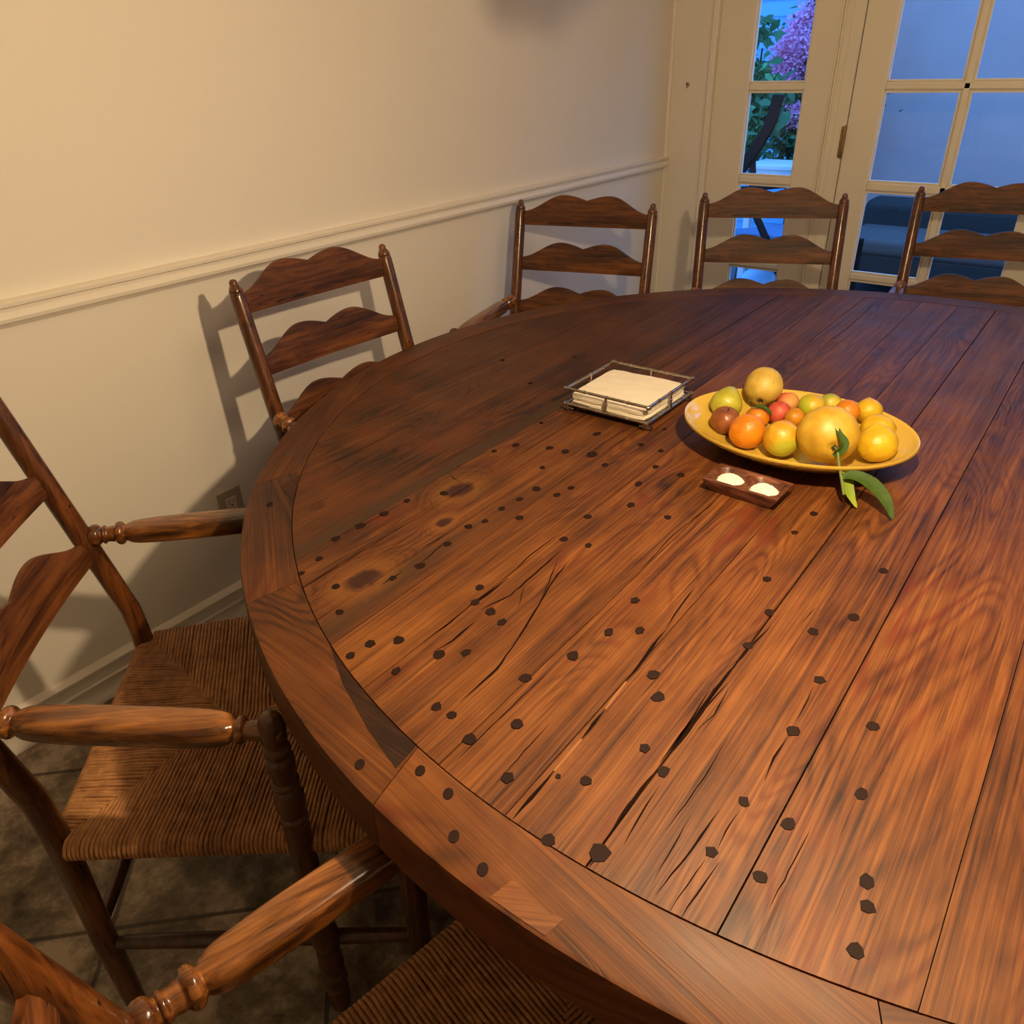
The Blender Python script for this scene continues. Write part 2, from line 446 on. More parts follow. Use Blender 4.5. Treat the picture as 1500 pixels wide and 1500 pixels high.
# ------------------------------------------------------------------ table
TC = Vector((-.2713, 1.4773)); RO = 1.168; RI = 1.0867; ZT = .76; TH = .070
table = thing('dining_table', 'large round plank-top dining table of reclaimed orange-brown pine with a wide rim', 'table', (TC.x, TC.y, 0))
def loc(x, y): return (x - TC.x, y - TC.y)
def attr_planks(o, gcs, tones):
    me = o.data
    me.attributes.new('gc', 'FLOAT_VECTOR', 'CORNER'); me.attributes['gc'].data.foreach_set('vector', [c for g in gcs for c in g])
    me.attributes.new('tone', 'FLOAT', 'CORNER'); me.attributes['tone'].data.foreach_set('value', tones)
    assert len(gcs) == len(me.loops)
    me.update()
# plank: x0,x1,tone,[end joints y]
PL = [(-1.36, -1.165, .40, ()), (-1.165, -1.03, .43, (1.9,)), (-1.03, -.868, .36, ()), (-.868, -.804, .58, (1.275,)), (-.804, -.728, .50, ()),
      (-.728, -.672, .50, ()), (-.672, -.577, .66, ()), (-.577, -.425, .64, (2.05,)), (-.425, -.328, .66, ()), (-.328, -.232, .64, ()), (-.232, -.107, .68, ()),
      (-.107, .045, .70, (1.7,)), (.045, .16, .6, ()), (.16, .31, .66, (.9,)), (.31, .44, .55, ()), (.44, .59, .6, (1.6,)), (.59, .70, .5, ()), (.70, .816, .6, ())]
GAP = {-1.165: .0012, -1.03: .0008, -.868: .0006, -.804: .0026, -.728: .0012, -.672: .0010, -.577: .0014, -.425: .0010, -.328: .0014, -.232: .0026, -.107: .0018}
bm = bmesh.new(); gcs = []; tones = []
bm.faces.layers.float.new('pidf'); bm.faces.layers.float.new('tonef')
lay = bm.faces.layers.float['pidf']; lay2 = bm.faces.layers.float['tonef']
def clip_circle(x0, x1, ya, yb, r):
    """polygon of strip x0..x1, y ya..yb intersected with disc radius r (table-local coords)"""
    N = 10; pts = []
    xs = [x0 + (x1 - x0) * i / N for i in range(N + 1)]
    lo = []; hi = []
    for x in xs:
        s = math.sqrt(max(0, r * r - x * x)); lo.append((x, max(-s, ya))); hi.append((x, min(s, yb)))
    poly = lo + hi[::-1]
    out = []
    for p in poly:
        if not out or (abs(p[0] - out[-1][0]) + abs(p[1] - out[-1][1])) > 1e-5: out.append(p)
    return out
pid = 0
for (x0, x1, tone, ends) in PL:
    g0 = GAP.get(x0, .001) / 2; g1 = GAP.get(x1, .001) / 2
    lx0 = max(x0 - TC.x + g0, -RI + .0015); lx1 = min(x1 - TC.x - g1, RI - .0015)
    ys = [-2] + [e - TC.y for e in ends] + [2]
    for k in range(len(ys) - 1):
        pid += 1
        poly = clip_circle(lx0, lx1, ys[k] + (.0006 if k else 0), ys[k+1] - .0006, RI - .0012)
        # drop invalid
        if len(poly) < 3: continue
        zt = ZT - .0004 + .0003 * math.sin(pid * 5.1)
        if x0 == -.868 and k == 1: tn = .42
        elif k: tn = tone - .08
        else: tn = tone
        top = [bm.verts.new((px, py, zt)) for px, py in poly]; bot = [bm.verts.new((px, py, ZT - .03)) for px, py in poly]
        fs = [bm.faces.new(top)]
        n = len(poly)
        for i in range(n): fs.append(bm.faces.new((bot[i], bot[(i+1) % n], top[(i+1) % n], top[i])))
        fs.append(bm.faces.new(bot[::-1]))
        for f in fs: f[lay] = pid * 3.7; f[lay2] = tn
bmesh.ops.recalc_face_normals(bm, faces=bm.faces[:])
for f in bm.faces:
    for l in f.loops:
        c = l.vert.co; gcs.append((c.x + TC.x, c.y + TC.y, f[lay])); tones.append(f[lay2])
# dark under-board and long drying cracks in second/third material slots
nb = len(gcs)
def strip(bm, pts, w, mi, z):
    pts = [Vector((x - TC.x, y - TC.y, 0)) for x, y in pts]
    # densify & jitter
    P = []
    for i in range(len(pts) - 1):
        n = max(2, int((pts[i+1] - pts[i]).length / .012))
        for k in range(n): P.append(pts[i].lerp(pts[i+1], k / n))
    P.append(pts[-1])
    prev = None; L = len(P)
    for i, p in enumerate(P):
        t = (P[min(i+1, L-1)] - P[max(i-1, 0)]).normalized(); nrm = Vector((-t.y, t.x, 0))
        taper = min(1, (i + .3) / 3, (L - i - .7) / 3) if mi == 1 else 1
        ww = w * taper * (1 + (.5 * noise.noise(Vector((p.x * 90, p.y * 60, w * 1000))) if mi == 1 else 0))
        off = nrm * (.0012 * noise.noise(Vector((p.x * 70, p.y * 70, 3))) if mi == 1 else 0)
        q = [bm.verts.new((p.x + off.x + s * nrm.x * ww / 2, p.y + off.y + s * nrm.y * ww / 2, z)) for s in (-1, 1)]
        if prev:
            f = bm.faces.new((prev[0], prev[1], q[1], q[0])); f.material_index = mi
            if f.normal.z < 0: f.normal_flip()
        prev = q
CR = [
 ([(-.5262,.8081),(-.5141,.7426),(-.5038,.7075),(-.4856,.6418),(-.4748,.5956),(-.4667,.5552),(-.4668,.4859)], .0026),
 ([(-.5731,.7206),(-.5738,.6873),(-.5752,.6521),(-.5784,.6321)], .0062),
 ([(-.3330,.7451),(-.3309,.7064),(-.3273,.6667),(-.3256,.6300)], .0036),
 ([(-.3225,.5764),(-.3215,.5509),(-.3200,.5219)], .0062),
 ([(-.3194,.4676),(-.3189,.4403),(-.3190,.3936)], .0062),
 ([(-.5763,.5412),(-.5754,.5831),(-.5750,.6319)], .0030), ([(-.5526,.5361),(-.5476,.5660),(-.5489,.6160)], .0036),
 ([(-.5600,.6375),(-.5454,.6886),(-.5482,.7635),(-.5519,.8268)], .0028), ([(-.5441,.7216),(-.5194,.6710)], .0016),
 ([(-.3435,.8595),(-.3388,.7934),(-.3330,.7451)], .0022),
 ([(-.2258,.6993),(-.2300,.6454),(-.2294,.5862),(-.2327,.5445)], .0026), ([(-.2384,.6760),(-.2344,.6075),(-.2317,.5529)], .002),
 ([(-.2333,.5253),(-.2345,.4749),(-.2325,.4276)], .0036), ([(-.2206,.5163),(-.2186,.4697),(-.2146,.4314)], .0018),
 ([(-.1421,.5351),(-.1433,.5050),(-.1410,.4789)], .0022), ([(-.1343,.4689),(-.1374,.4273),(-.1383,.3976)], .0022),
 ([(-.2295,.4145),(-.2293,.3939)], .004), ([(-.1380,.6559),(-.1395,.6193),(-.1359,.5847)], .0030),
 ([(-.1585,.5232),(-.1613,.4581),(-.1669,.4057)], .0022), ([(-.1455,.4637),(-.1479,.4306),(-.1491,.3974)], .0018),
 ([(-.2238,.8327),(-.2296,.7782),(-.2334,.7036),(-.2338,.6294),(-.2346,.5431)], .0026), ([(-.2215,.6928),(-.2170,.6414),(-.2231,.6072)], .0018),
 ([(-.1897,.9045),(-.1941,.8595)], .0022), ([(-.1412,.7549),(-.1382,.6850)], .0018), ([(-.4217,1.1020),(-.4316,.9630),(-.4266,.8514)], .0014),
 ([(-.8624,.6969),(-.8658,.6605),(-.8698,.6411)], .0016), ([(-.8649,.9212),(-.8424,.9106),(-.8224,.9074)], .0018),
 ([(-.7280,.7693),(-.7290,.7355),(-.7358,.6926)], .0018), ([(-.5802,.8584),(-.5827,.7930),(-.5772,.7261)], .0020), ([(-.5424,.8028),(-.5188,.7448),(-.5044,.7018)], .0016),
 ([(-.858,.80),(-.857,.75),(-.862,.70)], .0012), ([(-.716,.75),(-.708,.70),(-.703,.66)], .0022), ([(-.712,.645),(-.714,.60)], .006),
 ([(-.413,.41),(-.413,.50),(-.412,.6)], .0012), ([(-.36,.42),(-.362,.52)], .0012), ([(-.19,.47),(-.188,.55),(-.19,.62)], .0012), ([(-.08,.45),(-.078,.56)], .0010),
 ([(-.175,.42),(-.178,.5)], .0014), ([(-.595,1.6),(-.592,1.75),(-.60,1.9)], .0016), ([(-.655,2.05),(-.662,2.25),(-.67,2.4)], .0016), ([(-.535,2.0),(-.53,2.2),(-.535,2.45)], .0012),
 ([(-1.08,.78),(-1.075,.95),(-1.078,1.1)], .0010), ([(-.985,.67),(-.978,.74)], .0012), ([(-1.19,1.3),(-1.195,1.55)], .0012), ([(-1.15,1.17),(-1.14,1.35)], .0010)]
for pts, w in CR: strip(bm, pts, w, 1, ZT + .0004)
for pts in ([(-.3256,.6300),(-.3225,.5764)], [(-.3200,.5219),(-.3194,.4676)]): strip(bm, pts, .0030, 2, ZT + .0003)
for _ in range(70):   # short hairline checks along the grain
    x = U(-1.2, -.02); y = U(.42, 2.3)
    if (Vector((x, y)) - TC).length > RI - .09: continue
    l = U(.02, .09); strip(bm, [(x, y), (x + U(-.004, .004), y + l)], U(.0006, .0013), 1, ZT + .00035)
box_start = len(bm.faces)
for k in range(1):
    n = 72; vs = [bm.verts.new(((RI + .01) * math.cos(2*PI*i/n), (RI + .01) * math.sin(2*PI*i/n), ZT - .012)) for i in range(n)]
    f = bm.faces.new(vs); f.material_index = 3
    if f.normal.z < 0: f.normal_flip()
extra = 0
bm.faces.ensure_lookup_table()
me = bpy.data.meshes.new('tabletop')
# recompute loop data in final face order
gcs = []; tones = []
for f in bm.faces:
    for l in f.loops:
        c = l.vert.co; gcs.append((c.x + TC.x, c.y + TC.y, f[lay])); tones.append(f[lay2])
bm.to_mesh(me); bm.free()
for m in (T_WOOD, M_CRACK, M_FILL, M_DARK): me.materials.append(m)
top = link(bpy.data.objects.new('tabletop', me), table); attr_planks(top, gcs, tones)

# rim : segments with their own straight grain
JN = [193.2, 222.8, 241.0, 261.5, 286, 308, 330, 352, 372, 396, 418, 440, 462, 484, 508, 530, 553.2]
bm = bmesh.new(); gl = bm.faces.layers.float.new('sid')
seg = []
for s in range(len(JN) - 1):
    a0 = math.radians(JN[s]) ; a1 = math.radians(JN[s+1]); N = max(8, int((a1 - a0) / .02))
    g = .0007 / RO
    prof = [(RI + .0004, ZT - .04), (RI + .0004, ZT - .0006), (RI + .0014, ZT + .0002), (RO - .006, ZT + .0002), (RO - .0022, ZT - .0012), (RO - .0004, ZT - .005), (RO, ZT - .012), (RO, ZT - TH + .004), (RO - .003, ZT - TH), (RI - .03, ZT - TH), (RI - .03, ZT - .04)]
    prev = None
    for i in range(N + 1):
        a = a0 + g + (a1 - a0 - 2 * g) * i / N
        # joints 0..3 are cut nearly parallel to the boards: shear them
        vs = []
        for (r, z) in prof:
            sh = 0
            t0 = (RO - r) / (RO - RI)
            d0 = math.radians({0: -1.3, 1: -2.4, 2: -1.4, 3: -1.5}.get(s, -.6)) * t0
            d1_ = math.radians({0: -2.4, 1: -1.4, 2: -1.5}.get(s, -.6)) * t0
            if s == len(JN) - 2: d1_ = math.radians(-1.3) * t0
            aa = a + d0 * (1 - i / N) + d1_ * (i / N)
            vs.append(bm.verts.new((r * math.cos(aa), r * math.sin(aa), z)))
        if prev:
            n = len(vs)
            for k in range(n):
                f = bm.faces.new((prev[k], vs[k], vs[(k+1) % n], prev[(k+1) % n])); f[gl] = s + 1
        else: bm.faces.new(vs)[gl] = s + 1
        prev = vs
    bm.faces.new(prev[::-1])[gl] = s + 1
bmesh.ops.recalc_face_normals(bm, faces=bm.faces[:])
gcs = []; tones = []
RT = {1: .46, 2: .47, 3: .54, 4: .60, 5: .60}
for f in bm.faces:
    s = int(f[gl]) - 1; am = math.radians((JN[s] + JN[s+1]) / 2) + {0: .05, 1: .04, 2: .22, 3: -.25}.get(s, .08)
    rad = Vector((math.cos(am), math.sin(am), 0)); tg = Vector((-math.sin(am), math.cos(am), 0))
    for l in f.loops:
        c = l.vert.co; gcs.append((c.dot(rad) + c.z, c.dot(tg) + s * 3.3, 50 + s * 4.1)); tones.append(RT.get(s + 1, .55))
me = bpy.data.meshes.new('rim'); bm.to_mesh(me); bm.free(); me.materials.append(T_RIM)
me.polygons.foreach_set('use_smooth', [True] * len(me.polygons)); me.set_sharp_from_angle(angle=math.radians(35))
rim = link(bpy.data.objects.new('rim', me), table); attr_planks(rim, gcs, tones)
# darker wedge let into the rim beside the inner edge, and a pale patch on the outer edge
def inlay(name, poly, tone, seedz, ang, parent, z=ZT + .0006):
    bm = bmesh.new()
    vs = [bm.verts.new((x - TC.x, y - TC.y, z)) for x, y in poly]; lo = [bm.verts.new((x - TC.x, y - TC.y, z - .004)) for x, y in poly]
    f = bm.faces.new(vs)
    for i in range(len(poly)): bm.faces.new((lo[i], lo[(i+1) % len(poly)], vs[(i+1) % len(poly)], vs[i]))
    bmesh.ops.recalc_face_normals(bm, faces=bm.faces[:])
    g = []; tt = []
    rad = Vector((math.cos(ang), math.sin(ang), 0)); tg = Vector((-math.sin(ang), math.cos(ang), 0))
    for f in bm.faces:
        for l in f.loops: g.append((l.vert.co.dot(rad), l.vert.co.dot(tg), seedz)); tt.append(tone)
    me = bpy.data.meshes.new(name); bm.to_mesh(me); bm.free(); me.materials.append(T_RIM)
    o = link(bpy.data.objects.new(name, me), parent); attr_planks(o, g, tt); return o
def pol(r, a): return (TC.x + r * math.cos(math.radians(a)), TC.y + r * math.sin(math.radians(a)))
e = RI + .0012
w1 = inlay('patch', [pol(e, 248.5), pol(e, 251), pol(e, 254), pol(e, 257), pol(e, 259.9), pol(e + .034, 260.4), pol(e + .026, 257), pol(e + .014, 252.5)], -.12, 91, math.radians(252) + .3, rim)
w1['label'] = 'dark wedge-shaped patch'
q = RO - .0055
w3 = inlay('patch', [pol(e, 221.2), pol(e, 223.5), pol(e, 226), pol(e, 228.5), pol(e + .010, 225.5), pol(e + .030, 223.3)], .12, 88, math.radians(225) + .5, rim)
w3['label'] = 'small dark triangular patch'
w2 = inlay('patch', [pol(q - .027, 269.6), pol(q - .024, 270.6), pol(q - .019, 271.8), pol(q - .022, 272.6), pol(q - .018, 272.5), pol(q, 272.3), pol(q, 271), pol(q, 269.3)], .80, 97, math.radians(271) + .5, rim)
w2['label'] = 'pale chipped patch'

PEGS=[(-0.855,1.202),(-0.835,1.086),(-0.853,1.041),(-0.773,1.113),(-0.736,1.037),(-0.698,0.964),(-0.700,0.917),(-0.705,0.875),(-0.663,0.866),(-0.714,0.798),(-0.703,0.826),(-0.857,0.803),(-0.858,0.749),(-0.863,0.698),(-0.865,0.648),(-0.843,0.595),(-0.822,0.859),(-0.708,0.738),(-0.702,0.669),(-0.713,0.623),(-0.766,0.560),(-0.716,0.522),(-0.632,0.499),(-0.606,0.526),(-0.635,0.468),(-0.593,0.678),(-0.576,0.647),(-0.545,0.643),(-0.518,0.634),(-0.543,0.536),(-0.518,0.559),(-0.567,0.481),(-0.429,0.565),(-0.655,0.966),(-0.834,0.552),(-0.731,1.220),(-0.739,1.117),(-0.689,1.136),(-0.646,1.110),(-0.649,1.000),(-0.589,1.220),(-0.634,1.224),(-0.565,1.156),(-0.559,1.080),(-1.019,1.582),(-1.162,1.466),(-1.008,1.374),(-0.630,1.314),(-0.513,1.152),(-0.397,0.778),(-0.360,0.725),(-0.391,0.698),(-0.403,0.632),(-0.485,0.465),(-0.461,0.466),(-0.421,0.449),(-0.392,0.498),(-0.354,0.431),(-0.285,0.476),(-0.257,0.551),(-0.282,0.629),(-0.305,0.660),(-0.226,0.534),(-0.312,0.464),(-0.533,1.007),(-0.572,0.934),(-0.566,0.855),(-0.525,0.860),(-0.464,1.006),(-0.275,1.150),(-0.280,1.076),(-0.268,0.931),(-0.237,0.858),(-0.233,0.777),(-0.176,0.851),(-0.142,0.912),(-0.140,1.046),(-0.139,0.766),(-0.137,0.668),(-0.067,0.727),(-0.051,0.625),(-0.143,0.547),(-0.230,0.412),(-0.144,0.475),(-0.097,0.547),(-0.098,0.477),(-0.019,0.529),(-0.011,0.505),(-0.008,0.459),(-0.277,0.395)]
SMALL = {(-.312,.464): .0035, (-.855,1.202): .005, (-.843,.595): .006, (-.834,.552): .006, (-.689,1.136): .0115, (-.098,.477): .007, (-.230,.412): .0105, (-.252,.446): .009}
for i, (x, y) in enumerate(PEGS):
    r = SMALL.get((x, y), U(.0062, .0082)) if y < 1.3 else .006
    b2 = bmesh.new(); n = random.choice((5, 6, 7, 8, 9)); ph = U(0, 6)
    jit = [U(.80, 1.15) for _ in range(n)]
    sx = U(.88, 1.0); sy = U(1.0, 1.2)
    topv = [b2.verts.new((r * jit[k] * sx * math.cos(2*PI*k/n + ph), r * jit[k] * sy * math.sin(2*PI*k/n + ph), .0007)) for k in range(n)]
    lo = [b2.verts.new((v.co.x * 1.02, v.co.y * 1.02, -.006)) for v in topv]
    b2.faces.new(topv)
    for k in range(n): b2.faces.new((lo[k], lo[(k+1) % n], topv[(k+1) % n], topv[k]))
    o = obj('peg', b2, M_PEG, top, False); o.location = (x - TC.x, y - TC.y, ZT)
for (x, y) in [(-0.435,0.384),(-0.391,0.379),(-0.353,0.344),(-0.308,0.333),(-0.494,0.352),(-1.045,0.658)]:
    b2 = bmesh.new(); lathe_line(b2, (0, 0, -.003), (0, 0, .0010), [(0, .0058), (1, .0055)], 10)
    for v in b2.verts: v.co.y *= 1.35
    o = obj('peg', b2, M_PEG, rim); o.location = (x - TC.x, y - TC.y, ZT); o.rotation_euler = (0, 0, .6)
# apron and pedestal below
bm = bmesh.new()
for r0, r1, z0, z1 in ((.84, .88, ZT - .15, ZT - .05),):
    n = 64; rr = [[bm.verts.new((r * math.cos(2*PI*i/n), r * math.sin(2*PI*i/n), z)) for i in range(n)] for r, z in ((r0, z0), (r1, z0), (r1, z1), (r0, z1))]
    for j in range(4):
        for i in range(n): bm.faces.new((rr[j][i], rr[j][(i+1) % n], rr[(j+1) % 4][(i+1) % n], rr[(j+1) % 4][i]))
obj('apron', bm, W_D, table)
bm = bmesh.new(); lathe_line(bm, (0, 0, .10), (0, 0, ZT - .03), [(0, .16), (.08, .19), (.12, .13), (.3, .10), (.45, .15), (.6, .17), (.75, .12), (.85, .11), (.9, .18), (1, .22)], 28)
obj('pedestal', bm, W_D, table)
for k in range(4):
    b2 = bmesh.new(); a = PI / 4 + k * PI / 2
    pts = [(.08 * math.cos(a), .08 * math.sin(a), .22), (.3 * math.cos(a), .3 * math.sin(a), .17), (.5 * math.cos(a), .5 * math.sin(a), .08), (.60 * math.cos(a), .60 * math.sin(a), .045)]
    loft(b2, pts, lambda i: [(-.05, -.045), (.05, -.045), (.05, .045), (-.05, .045)])
    obj('foot', b2, W_D, table)

# ------------------------------------------------------------------ chairs
HB = .2265; DEP = .496; HF = .284; ZS = .448; LEAN = .24; ZTOPC = .988
def back_y(z): 
    if z < .40: return -.0 - (.40 - z) * .04 - .0
    return -(z - ZS) * LEAN if z > ZS else 0
def make_chair():
    t = bpy.data.objects.new('ladderback_armchair', None); link(t)
    for s in (-1, 1):
        bm = bmesh.new()
        zs = [0, .05, .2, .38, .43, .47, .52, .65, .8, .9, .945, .964, .969, .972, .9745, .980, .985, .989, .992, .996, .999, 1.002]
        rs = [.016, .0175, .0185, .0195, .0195, .0195, .019, .0188, .0184, .0180, .0176, .0172, .0168, .0154, .0164, .0154, .0128, .0098, .0094, .0092, .0078, .004]
        ys = []
        for z in zs:
            if z <= .38: ys.append(-.012)
            elif z < .52: 
                u = (z - .38) / .14; ys.append(-.012 + 0 * u - (.0) + (-(.52 - ZS) * LEAN + .012) * u * u)
            else: ys.append(-(z - ZS) * LEAN)
        xs = [s * (HB + (.006 if z < .3 else 0)) for z in zs]
        tube(bm, [(x, y, z) for x, y, z in zip(xs, ys, zs)], rs, 16)
        obj('back_post', bm, W_Z, t)
    # three scalloped slats
    for zlo, hend, hump, dip in ((.925, .042, .050, .034), (.782, .040, .048, .030), (.640, .040, .048, .030)):
        bm = bmesh.new(); N = 44; rows = []
        for i in range(N + 1):
            u = i / N; x = (u * 2 - 1) * (HB - .004)
            v = abs(u * 2 - 1)            # 0 centre .. 1 end
            # scallop: cusp at centre, crest at v=.38, ogee to the end
            if v < .36: hh = dip + (hump - dip) * math.sin(v / .36 * PI / 2) ** 1.0
            else:
                w = (v - .36) / .64; hh = hump * (.5 + .5 * math.cos(PI * min(1, w * 1.04)))
            zt = zlo + hend + hh
            zb = zlo - .003 * (1 - v * v)
            bow = -.016 * (1 - v * v)
            lean = lambda z: -(z - ZS) * LEAN
            th = .0065 if v < .93 else .0065 - .002 * (v - .93) / .07
            sec = []
            zz = [zb + (zt - zb) * k / 4 for k in range(5)]
            front = [(x, lean(z) + bow + th - (.0025 if k in (0, 4) else 0), z) for k, z in enumerate(zz)]
            back = [(x, lean(z) + bow - th + (.002 if k in (0, 4) else 0), z) for k, z in enumerate(zz)]
            rows.append([bm.verts.new(p) for p in front + back[::-1]])
        for i in range(N):
            n = 10
            for k in range(n): bm.faces.new((rows[i][k], rows[i][(k+1) % n], rows[i+1][(k+1) % n], rows[i+1][k]))
        bm.faces.new(rows[0]); bm.faces.new(rows[-1][::-1])
        obj('slat', bm, W_X, t, True, 50)
    # front legs
    for s in (-1, 1):
        bm = bmesh.new()
        tube(bm, [(s * HF, DEP, z) for z in (0, .03, .1, .25, .40, .448, .458, .464)], [.014, .0175, .0185, .019, .0195, .0195, .016, .006], 16)
        obj('front_leg', bm, W_Z, t)
    # arm supports
    AY = .346
    for s in (-1, 1):
        bm = bmesh.new(); ax = s * .285
        prof = [(0, .014), (.03, .0175), (.06, .0185), (.065, .016), (.08, .021), (.10, .0185), (.105, .016), (.115, .020), (.13, .0205), (.15, .0195), (.17, .0195), (.185, .0175), (.19, .021), (.21, .0225), (.24, .019), (.25, .0165), (.256, .020), (.27, .021), (.29, .0175), (.31, .0175), (.39, .0185), (.44, .0185), (.475, .0185), (.482, .0165), (.488, .0195), (.496, .0195), (.501, .0165), (.506, .0175), (.515, .0205), (.535, .021), (.552, .018), (.556, .0155), (.561, .019), (.567, .0195), (.571, .016), (.578, .0165), (.595, .0195), (.610, .0195), (.617, .0155), (.621, .0175), (.628, .0185), (.634, .0165), (.638, .0145), (.643, .0165), (.662, .0175), (.678, .0165), (.688, .012), (.692, .004)]
        lathe_line(bm, (ax, AY, .0), (ax, AY, 1.0), smooth_prof(prof, 3), 20)
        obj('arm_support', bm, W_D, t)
    # arms
    for s in (-1, 1):
        bm = bmesh.new()
        P0 = Vector((s * (HB + .002), -(.686 - ZS) * LEAN, .686)); P1 = Vector((s * .285, AY + .002, .661))
        L = (P1 - P0).length
        # (dist, half width, half height, squareness)
        pr = [(0, .009, .009, 0), (.008, .012, .012, 0), (.012, .0165, .0165, 0), (.017, .0195, .0195, 0), (.0225, .0205, .0205, 0), (.028, .0190, .0190, 0), (.032, .0150, .0150, 0), (.034, .0140, .0140, 0), (.0365, .0168, .0168, 0), (.039, .0172, .0172, 0), (.0415, .0150, .0150, 0), (.044, .0138, .0138, 0),
              (.052, .0150, .0150, 0), (.056, .0155, .0155, 0), (.059, .0195, .0195, 0), (.062, .0213, .0213, 0), (.0655, .0218, .0218, 0), (.069, .0205, .0205, 0), (.072, .0170, .0170, 0), (.074, .0150, .0148, 0),
              (.078, .0165, .0155, .5), (.088, .0195, .0170, 1), (.105, .0218, .0185, 1), (.15, .0238, .0196, 1), (.24, .0242, .0200, 1), (L - .105, .0238, .0196, 1), (L - .075, .0218, .0186, 1), (L - .058, .0185, .0165, .7), (L - .050, .0145, .0138, 0),
              (L - .048, .0165, .0165, 0), (L - .0455, .0185, .0185, 0), (L - .0425, .0190, .0190, 0), (L - .0395, .0183, .0183, 0), (L - .037, .0160, .0160, 0), (L - .035, .0138, .0138, 0), (L - .02, .0145, .0145, 0), (L - .004, .0155, .0155, 0), (L + .008, .0152, .0152, 0), (L + .014, .011, .011, 0)]
        pr = smooth_prof(pr, 4)
        d = (P1 - P0).normalized()
        pts = [P0 + d * p[0] for p in pr]
        def sec(i):
            _, a, b, q = pr[i]; out = []
            for k in range(24):
                th = 2 * PI * k / 24; c, s_ = math.cos(th), math.sin(th)
                ex = 1 - .50 * q
                out.append((a * math.copysign(abs(c) ** ex, c), b * math.copysign(abs(s_) ** ex, s_)))
            return out
        loft(bm, pts, sec)
        obj('arm', bm, W_Y, t, True, 60)
    # stretchers
    def st(p0, p1, r=.0125):
        bm = bmesh.new(); p0 = Vector(p0); p1 = Vector(p1)
        tube(bm, [p0, p0.lerp(p1, .12), p0.lerp(p1, .5), p0.lerp(p1, .88), p1], [r * .75, r * .95, r * 1.1, r * .95, r * .75], 12)
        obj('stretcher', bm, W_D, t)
    for s in (-1, 1):
        st((s * (HB + .004), -.012, .18), (s * HF, DEP, .17))
    st((-HF, DEP, .26), (HF, DEP, .26)); st((-HF, DEP, .13), (HF, DEP, .13)); st((-HB, -.012, .22), (HB, -.012, .22))
    # rush seat : every cord its own twisted strand wrapped over the rail
    bm = bmesh.new()
    BL = Vector((-.250, -.020)); BR = Vector((.250, -.020)); FR = Vector((.308, DEP + .022)); FL = Vector((-.308, DEP + .022))
    AB = Vector((0, .185)); AF = Vector((0, .255))
    def region(P, Q, poly_end, skip=()):
        """cords start on edge P->Q and run inward, ending on polyline poly_end (P .. Q)"""
        e = (Q - P); L = e.length; e.normalize(); nin = Vector((-e.y, e.x))
        if nin.dot(Vector((0, .22)) - (P + Q) / 2) < 0: nin = -nin
        w = .0066; n = int((L - .050) / w); w = (L - .050) / n
        for i in range(n + 1):
            s0 = .025 + w * i
            if any(abs(s0 - k) < .012 for k in skip): continue
            o = P + e * s0
            # intersect with end polyline
            best = None
            for a, b in zip(poly_end[:-1], poly_end[1:]):
                r = b - a; den = nin.x * r.y - nin.y * r.x
                if abs(den) < 1e-9: continue
                tt = ((a.x - o.x) * r.y - (a.y - o.y) * r.x) / den; uu = ((a.x - o.x) * nin.y - (a.y - o.y) * nin.x) / den
                if tt > 0 and -.001 <= uu <= 1.001: best = tt if best is None else min(best, tt)
            if best is None: continue
            D = best
            if D < .012: continue
            jit = U(-.0006, .0006); zt = ZS - .003 + U(-.0006, .0006)
            path = [(.018, ZS - .037), (.007, ZS - .034), (.0005, ZS - .026), (-.0005, ZS - .016), (.003, ZS - .008), (.012, zt)]
            m = max(1, int(D / .035))
            for k in range(1, m + 1):
                dd = .012 + (D - .012 + .003) * k / m
                sag = .010 * math.sin(min(1, dd / .25) * PI / 2)
                path.append((dd, zt - sag - (.004 if k == m else 0) + U(-.0003, .0003)))
            r = w * .53
            pts = []
            for (dd, z) in path:
                q = o + nin * dd + e * (jit + .0006 * math.sin(dd * 90 + i))
                pts.append((q.x, q.y, z))
            tube(bm, pts, r, 6, False)
    region(BL, BR, [BL, AB, BR]); region(FL, FR, [FL, AF, FR])
    region(BL, FL, [BL, AB, AF, FL], ()); region(BR, FR, [BR, AB, AF, FR], ())
    # solid packing underneath so no light shows through
    pk = [BL + Vector((.012, .012)), BR + Vector((-.012, .012)), FR + Vector((-.012, -.012)), FL + Vector((.012, -.012))]
    lo = [bm.verts.new((p.x, p.y, ZS - .034)) for p in pk]; hi = [bm.verts.new((p.x, p.y, ZS - .010)) for p in pk]
    c1 = bm.verts.new((0, .22, ZS - .020)); c0 = bm.verts.new((0, .22, ZS - .045))
    for i in range(4):
        bm.faces.new((hi[i], hi[(i+1) % 4], c1)); bm.faces.new((lo[(i+1) % 4], lo[i], c0)); bm.faces.new((lo[i], lo[(i+1) % 4], hi[(i+1) % 4], hi[i]))
    obj('rush_seat', bm, M_RUSH, t, True, 70)
    return t
proto = make_chair()
def place(first, x, y, ang, label):
    if first: r = proto
    else:
        r = proto.copy(); COL.objects.link(r)
        for ch in list(proto.children):
            c = ch.copy(); COL.objects.link(c); c.parent = r
    r.location = (x, y, 0); r.rotation_euler = (0, 0, math.radians(ang - 90))
    tag(r, label, 'chair', 'ladderback armchairs round the table')
